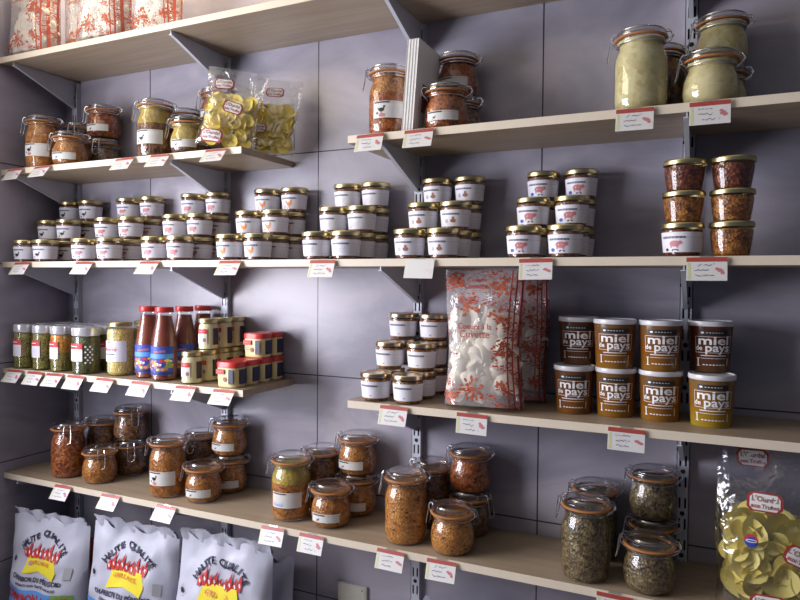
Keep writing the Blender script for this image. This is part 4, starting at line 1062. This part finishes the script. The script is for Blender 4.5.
sk = [sack(1.0), sack(2.2), sack(3.6)]
SACKH = 0.80
# crates carry the sacks so that their tops reach just below the shelf
for k, (x, y, top, rz, ry) in enumerate(((-0.205, -0.220, -0.128, 0.10, 0.03), (0.105, -0.212, -0.105, 0.12, 0.05), (0.410, -0.205, -0.092, 0.12, 0.05))):
    zc = top - SACKH - 0.02
    place(sk[k], (x, y, max(zc, FL + 0.001)), 0, ['white charcoal sack with flame print nearest the left wall', 'white charcoal sack, middle one of the three with flame print', 'white charcoal sack with flame print, rightmost of the three'][k], 'sack', GS, rot=(-0.02, ry, rz), scale=(1, 1, (top - 0.02 - FL) / SACKH))

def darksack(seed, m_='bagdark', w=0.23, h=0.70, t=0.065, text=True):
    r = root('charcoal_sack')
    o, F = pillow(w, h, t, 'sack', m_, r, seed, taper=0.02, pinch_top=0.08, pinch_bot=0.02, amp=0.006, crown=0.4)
    L = LB()
    put(L, rect2d(-0.10, 0.10, h - 0.30, h - 0.12, 8, 6), F(0.002), 'red' if m_ == 'bagwhite' else 'brown')
    put(L, move2d(text2d('CHARBON', 0.05, 0.8, 0.002), 0, h - 0.20, 0), F(0.003), 'yellow')
    L.make('print', r); return r
ds = darksack(5.0); ds2 = darksack(6.1, 'bagwhite')
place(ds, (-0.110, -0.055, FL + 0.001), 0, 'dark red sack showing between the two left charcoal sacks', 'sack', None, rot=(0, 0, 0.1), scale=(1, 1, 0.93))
place(ds2, (0.440, -0.055, FL + 0.001), 0, 'white sack with yellow and red print behind the rightmost flame sack', 'sack', None, rot=(0, 0, 0.1), scale=(1, 1, 1.0))
ds3 = root('paper_sack')
o3, F3 = pillow(0.16, 0.70, 0.09, 'sack', 'bagwhite', ds3, 7.7, taper=0.02, pinch_top=0.05, amp=0.010, crown=0.9)
B().tube([(-0.078, -0.010, 0.703), (-0.03, -0.016, 0.694), (0.03, -0.014, 0.690), (0.078, -0.008, 0.680)], 0.004, 6).build('closing_strip', 'black', ds3)
place(ds3, (1.045, -0.16, FL + 0.001), 0, 'crumpled white paper sack with black closing strip below the bottom shelf', 'sack', None, rot=(0, 0, 0.1), scale=(1, 1, 1.03))

# ------------------------------------------------------------------ blank cover plate on the tiles
pl = LB()
pl.box(0.671, 0.757, -0.0085, -0.0003, -0.335, -0.246, 'plate')
MAT['plate'] = simple('cream_plastic', (0.56, 0.54, 0.45), 0.4)
pl.box(0.675, 0.753, -0.0100, -0.0085, -0.331, -0.250, 'plate')
po = link(pl.build('cover_plate', ['plate'])); mod = po.modifiers.new('bevel', 'BEVEL'); mod.width = 0.002; mod.segments = 2
tag(po, 'cream plastic cover plate on the tiles below the bottom shelf', 'wall plate')
sc1 = B(); sc1.tube([(0.745, -0.0100, -0.256), (0.745, -0.0106, -0.256)], 0.0018, 8); link(sc1.build('screw', 'black', po))

# ------------------------------------------------------------------ price tags clipped on the shelf edges
def pricetag(kind):
    r = root('price_tag'); W = 0.066; Hh = 0.034
    L = LB()
    L.box(-W / 2, W / 2, -0.0010, 0.0, -Hh - 0.008, 0.0, 'card')
    if kind != 'blank':
        L.box(-W / 2, W / 2, -0.0014, -0.0010, -0.008, 0.0, 'brick')
    def F(o): return lambda u, v: (u, -0.0010 - o, v)
    rr = random.Random(hash(kind) % 1000 if False else {'a': 1, 'b': 2, 'c': 3, 'blank': 4}[kind])
    if kind != 'blank':
        put(L, rect2d(-W / 2 + 0.002, -W / 2 + 0.007, -Hh - 0.006, -0.010), F(0.0002), 'tagyellow')
        for row in range(3):        # handwriting strokes
            x = -0.020 + rr.uniform(0, 0.006); z = -0.014 - row * 0.0095; pts = []
            n = rr.randint(9, 15)
            if row == 2: n += 3
            for q in range(n):
                pts.append((x + q * 0.0019, z + rr.uniform(-0.0022, 0.0022)))
            for (xa, za), (xb, zb) in zip(pts, pts[1:]):
                if rr.random() < 0.16: continue
                t = 0.0006
                put(L, poly2d([(xa, za - t), (xb, zb - t), (xb, zb + t), (xa, za + t)]), F(0.0003), 'ink')
    for q in range(5):              # red emblem at the right
        a = q * 1.256; put(L, disc2d(0.0175 + 0.0022 * q + rr.uniform(-.001, .001), -0.021 - 0.0016 * q + rr.uniform(-.0025, .0025), 0.0036, 0.0028, 7, a), F(0.0002 + 0.00003 * q), 'pink' if kind != 'blank' else 'palepink')
    L.make('card', r)
    c = B(); c.box(-W / 2 - 0.001, W / 2 + 0.001, -0.0020, -0.0016, -Hh - 0.009, -0.001)
    c.build('plastic_cover', 'tagfilm', r)
    h = B(); h.box(-0.012, 0.012, 0.0002, 0.0022, -0.013, 0.004); h.build('clip', 'tagclip', r)
    return r
MAT['card'] = simple('tag_card', (0.70, 0.69, 0.67), 0.5)
MAT['ink'] = simple('blue_black_ink', (0.03, 0.035, 0.13), 0.5)
MAT['tagyellow'] = simple('tag_yellow_green', (0.62, 0.62, 0.35), 0.5)
MAT['palepink'] = simple('faint_pink_print', (0.75, 0.62, 0.60), 0.5)
MAT['tagfilm'] = clear('tag_film', (0.98, 0.98, 0.98), 1.2, 0.35)
MAT['tagclip'] = clear('clear_clip', (0.85, 0.87, 0.88), 1.45, 0.15, base=0.05)
tg = {k: pricetag(k) for k in ('a', 'b', 'c', 'blank')}
GG = 'price tags clipped to the shelf edges'
TAGS = [
 (Z2, [(-0.297, 'below the leftmost tall clip jar, upper left shelf'), (-0.180, 'below the small left clip jar, upper left shelf'), (0.142, 'below the green-topped tall clip jar, upper left shelf'), (0.266, 'beside the small jar, upper left shelf'), (0.448, 'below the yellow crisp bag')]),
 (Z2, [(0.874, 'below the tall red-orange clip jar'), (0.990, 'below the booklets, upper right shelf'), (1.422, 'below the tall duck fat jar'), (1.547, 'below the small duck fat jar')]),
 (Z3, [(-0.271, 'below the goose label jars'), (-0.013, 'below the pink and black pig jars'), (0.228, 'below the ringed pig jars'), (0.491, 'below the rooster label jars'), (0.754, 'below the pale outline jars'), (0.995, 'plain'), (1.242, 'below the blue oval pig jars'), (1.547, 'below the two straight stacks of three')]),
 (Z4, [(-0.306, 'below the leftmost pickle jar'), (-0.218, 'below the second pickle jar'), (-0.136, 'below the orange pickle jar'), (-0.050, 'below the dark herb jar'), (0.064, 'below the chickpea jar'), (0.196, 'below the sauce bottles'), (0.350, 'below the cream sauce jars'), (0.472, 'below the red-lidded tubs')]),
 (Z4, [(0.936, 'below the plain label jars'), (1.114, 'below the tall meringue bag'), (1.417, 'below the honey tubs')]),
 (Z5, [(-0.105, 'leftmost on the bottom shelf'), (0.083, 'second from left on the bottom shelf'), (0.283, 'below the goose and pink label clip jar'), (0.618, 'below the blue-marked clip jar'), (0.727, 'below the small clip jar mid bottom shelf'), (0.931, 'below the speckled tall clip jar'), (1.050, 'below the speckled small clip jar'), (1.401, 'below the grey-brown clip jars')]),
]
i = 0
for z, row in TAGS:
    for x, d in row:
        kind = 'blank' if d == 'plain' else 'abc'[i % 3]; i += 1
        tilt = 0.62 if x < 0.55 else (0.35 if x < 1.1 else 0.15)
        tilt += random.uniform(-0.05, 0.05)
        lab = 'white blank price tag without red band, below the brown figure jars' if d == 'plain' else 'white price tag with red band ' + d
        place(tg[kind], (x, -D - 0.0030, z - 0.0065 + 0.004), 0, lab, 'price tag', GG, rot=(-tilt, random.uniform(-0.02, 0.02), 0))

# ------------------------------------------------------------------ drop the unlinked prototypes
def drop(o):
    for c in [q for q in bpy.data.objects if q.parent == o]: drop(c)
    bpy.data.objects.remove(o)
for pr in USED + [p_ for p_ in CJ.values() if p_ not in USED]: drop(pr)
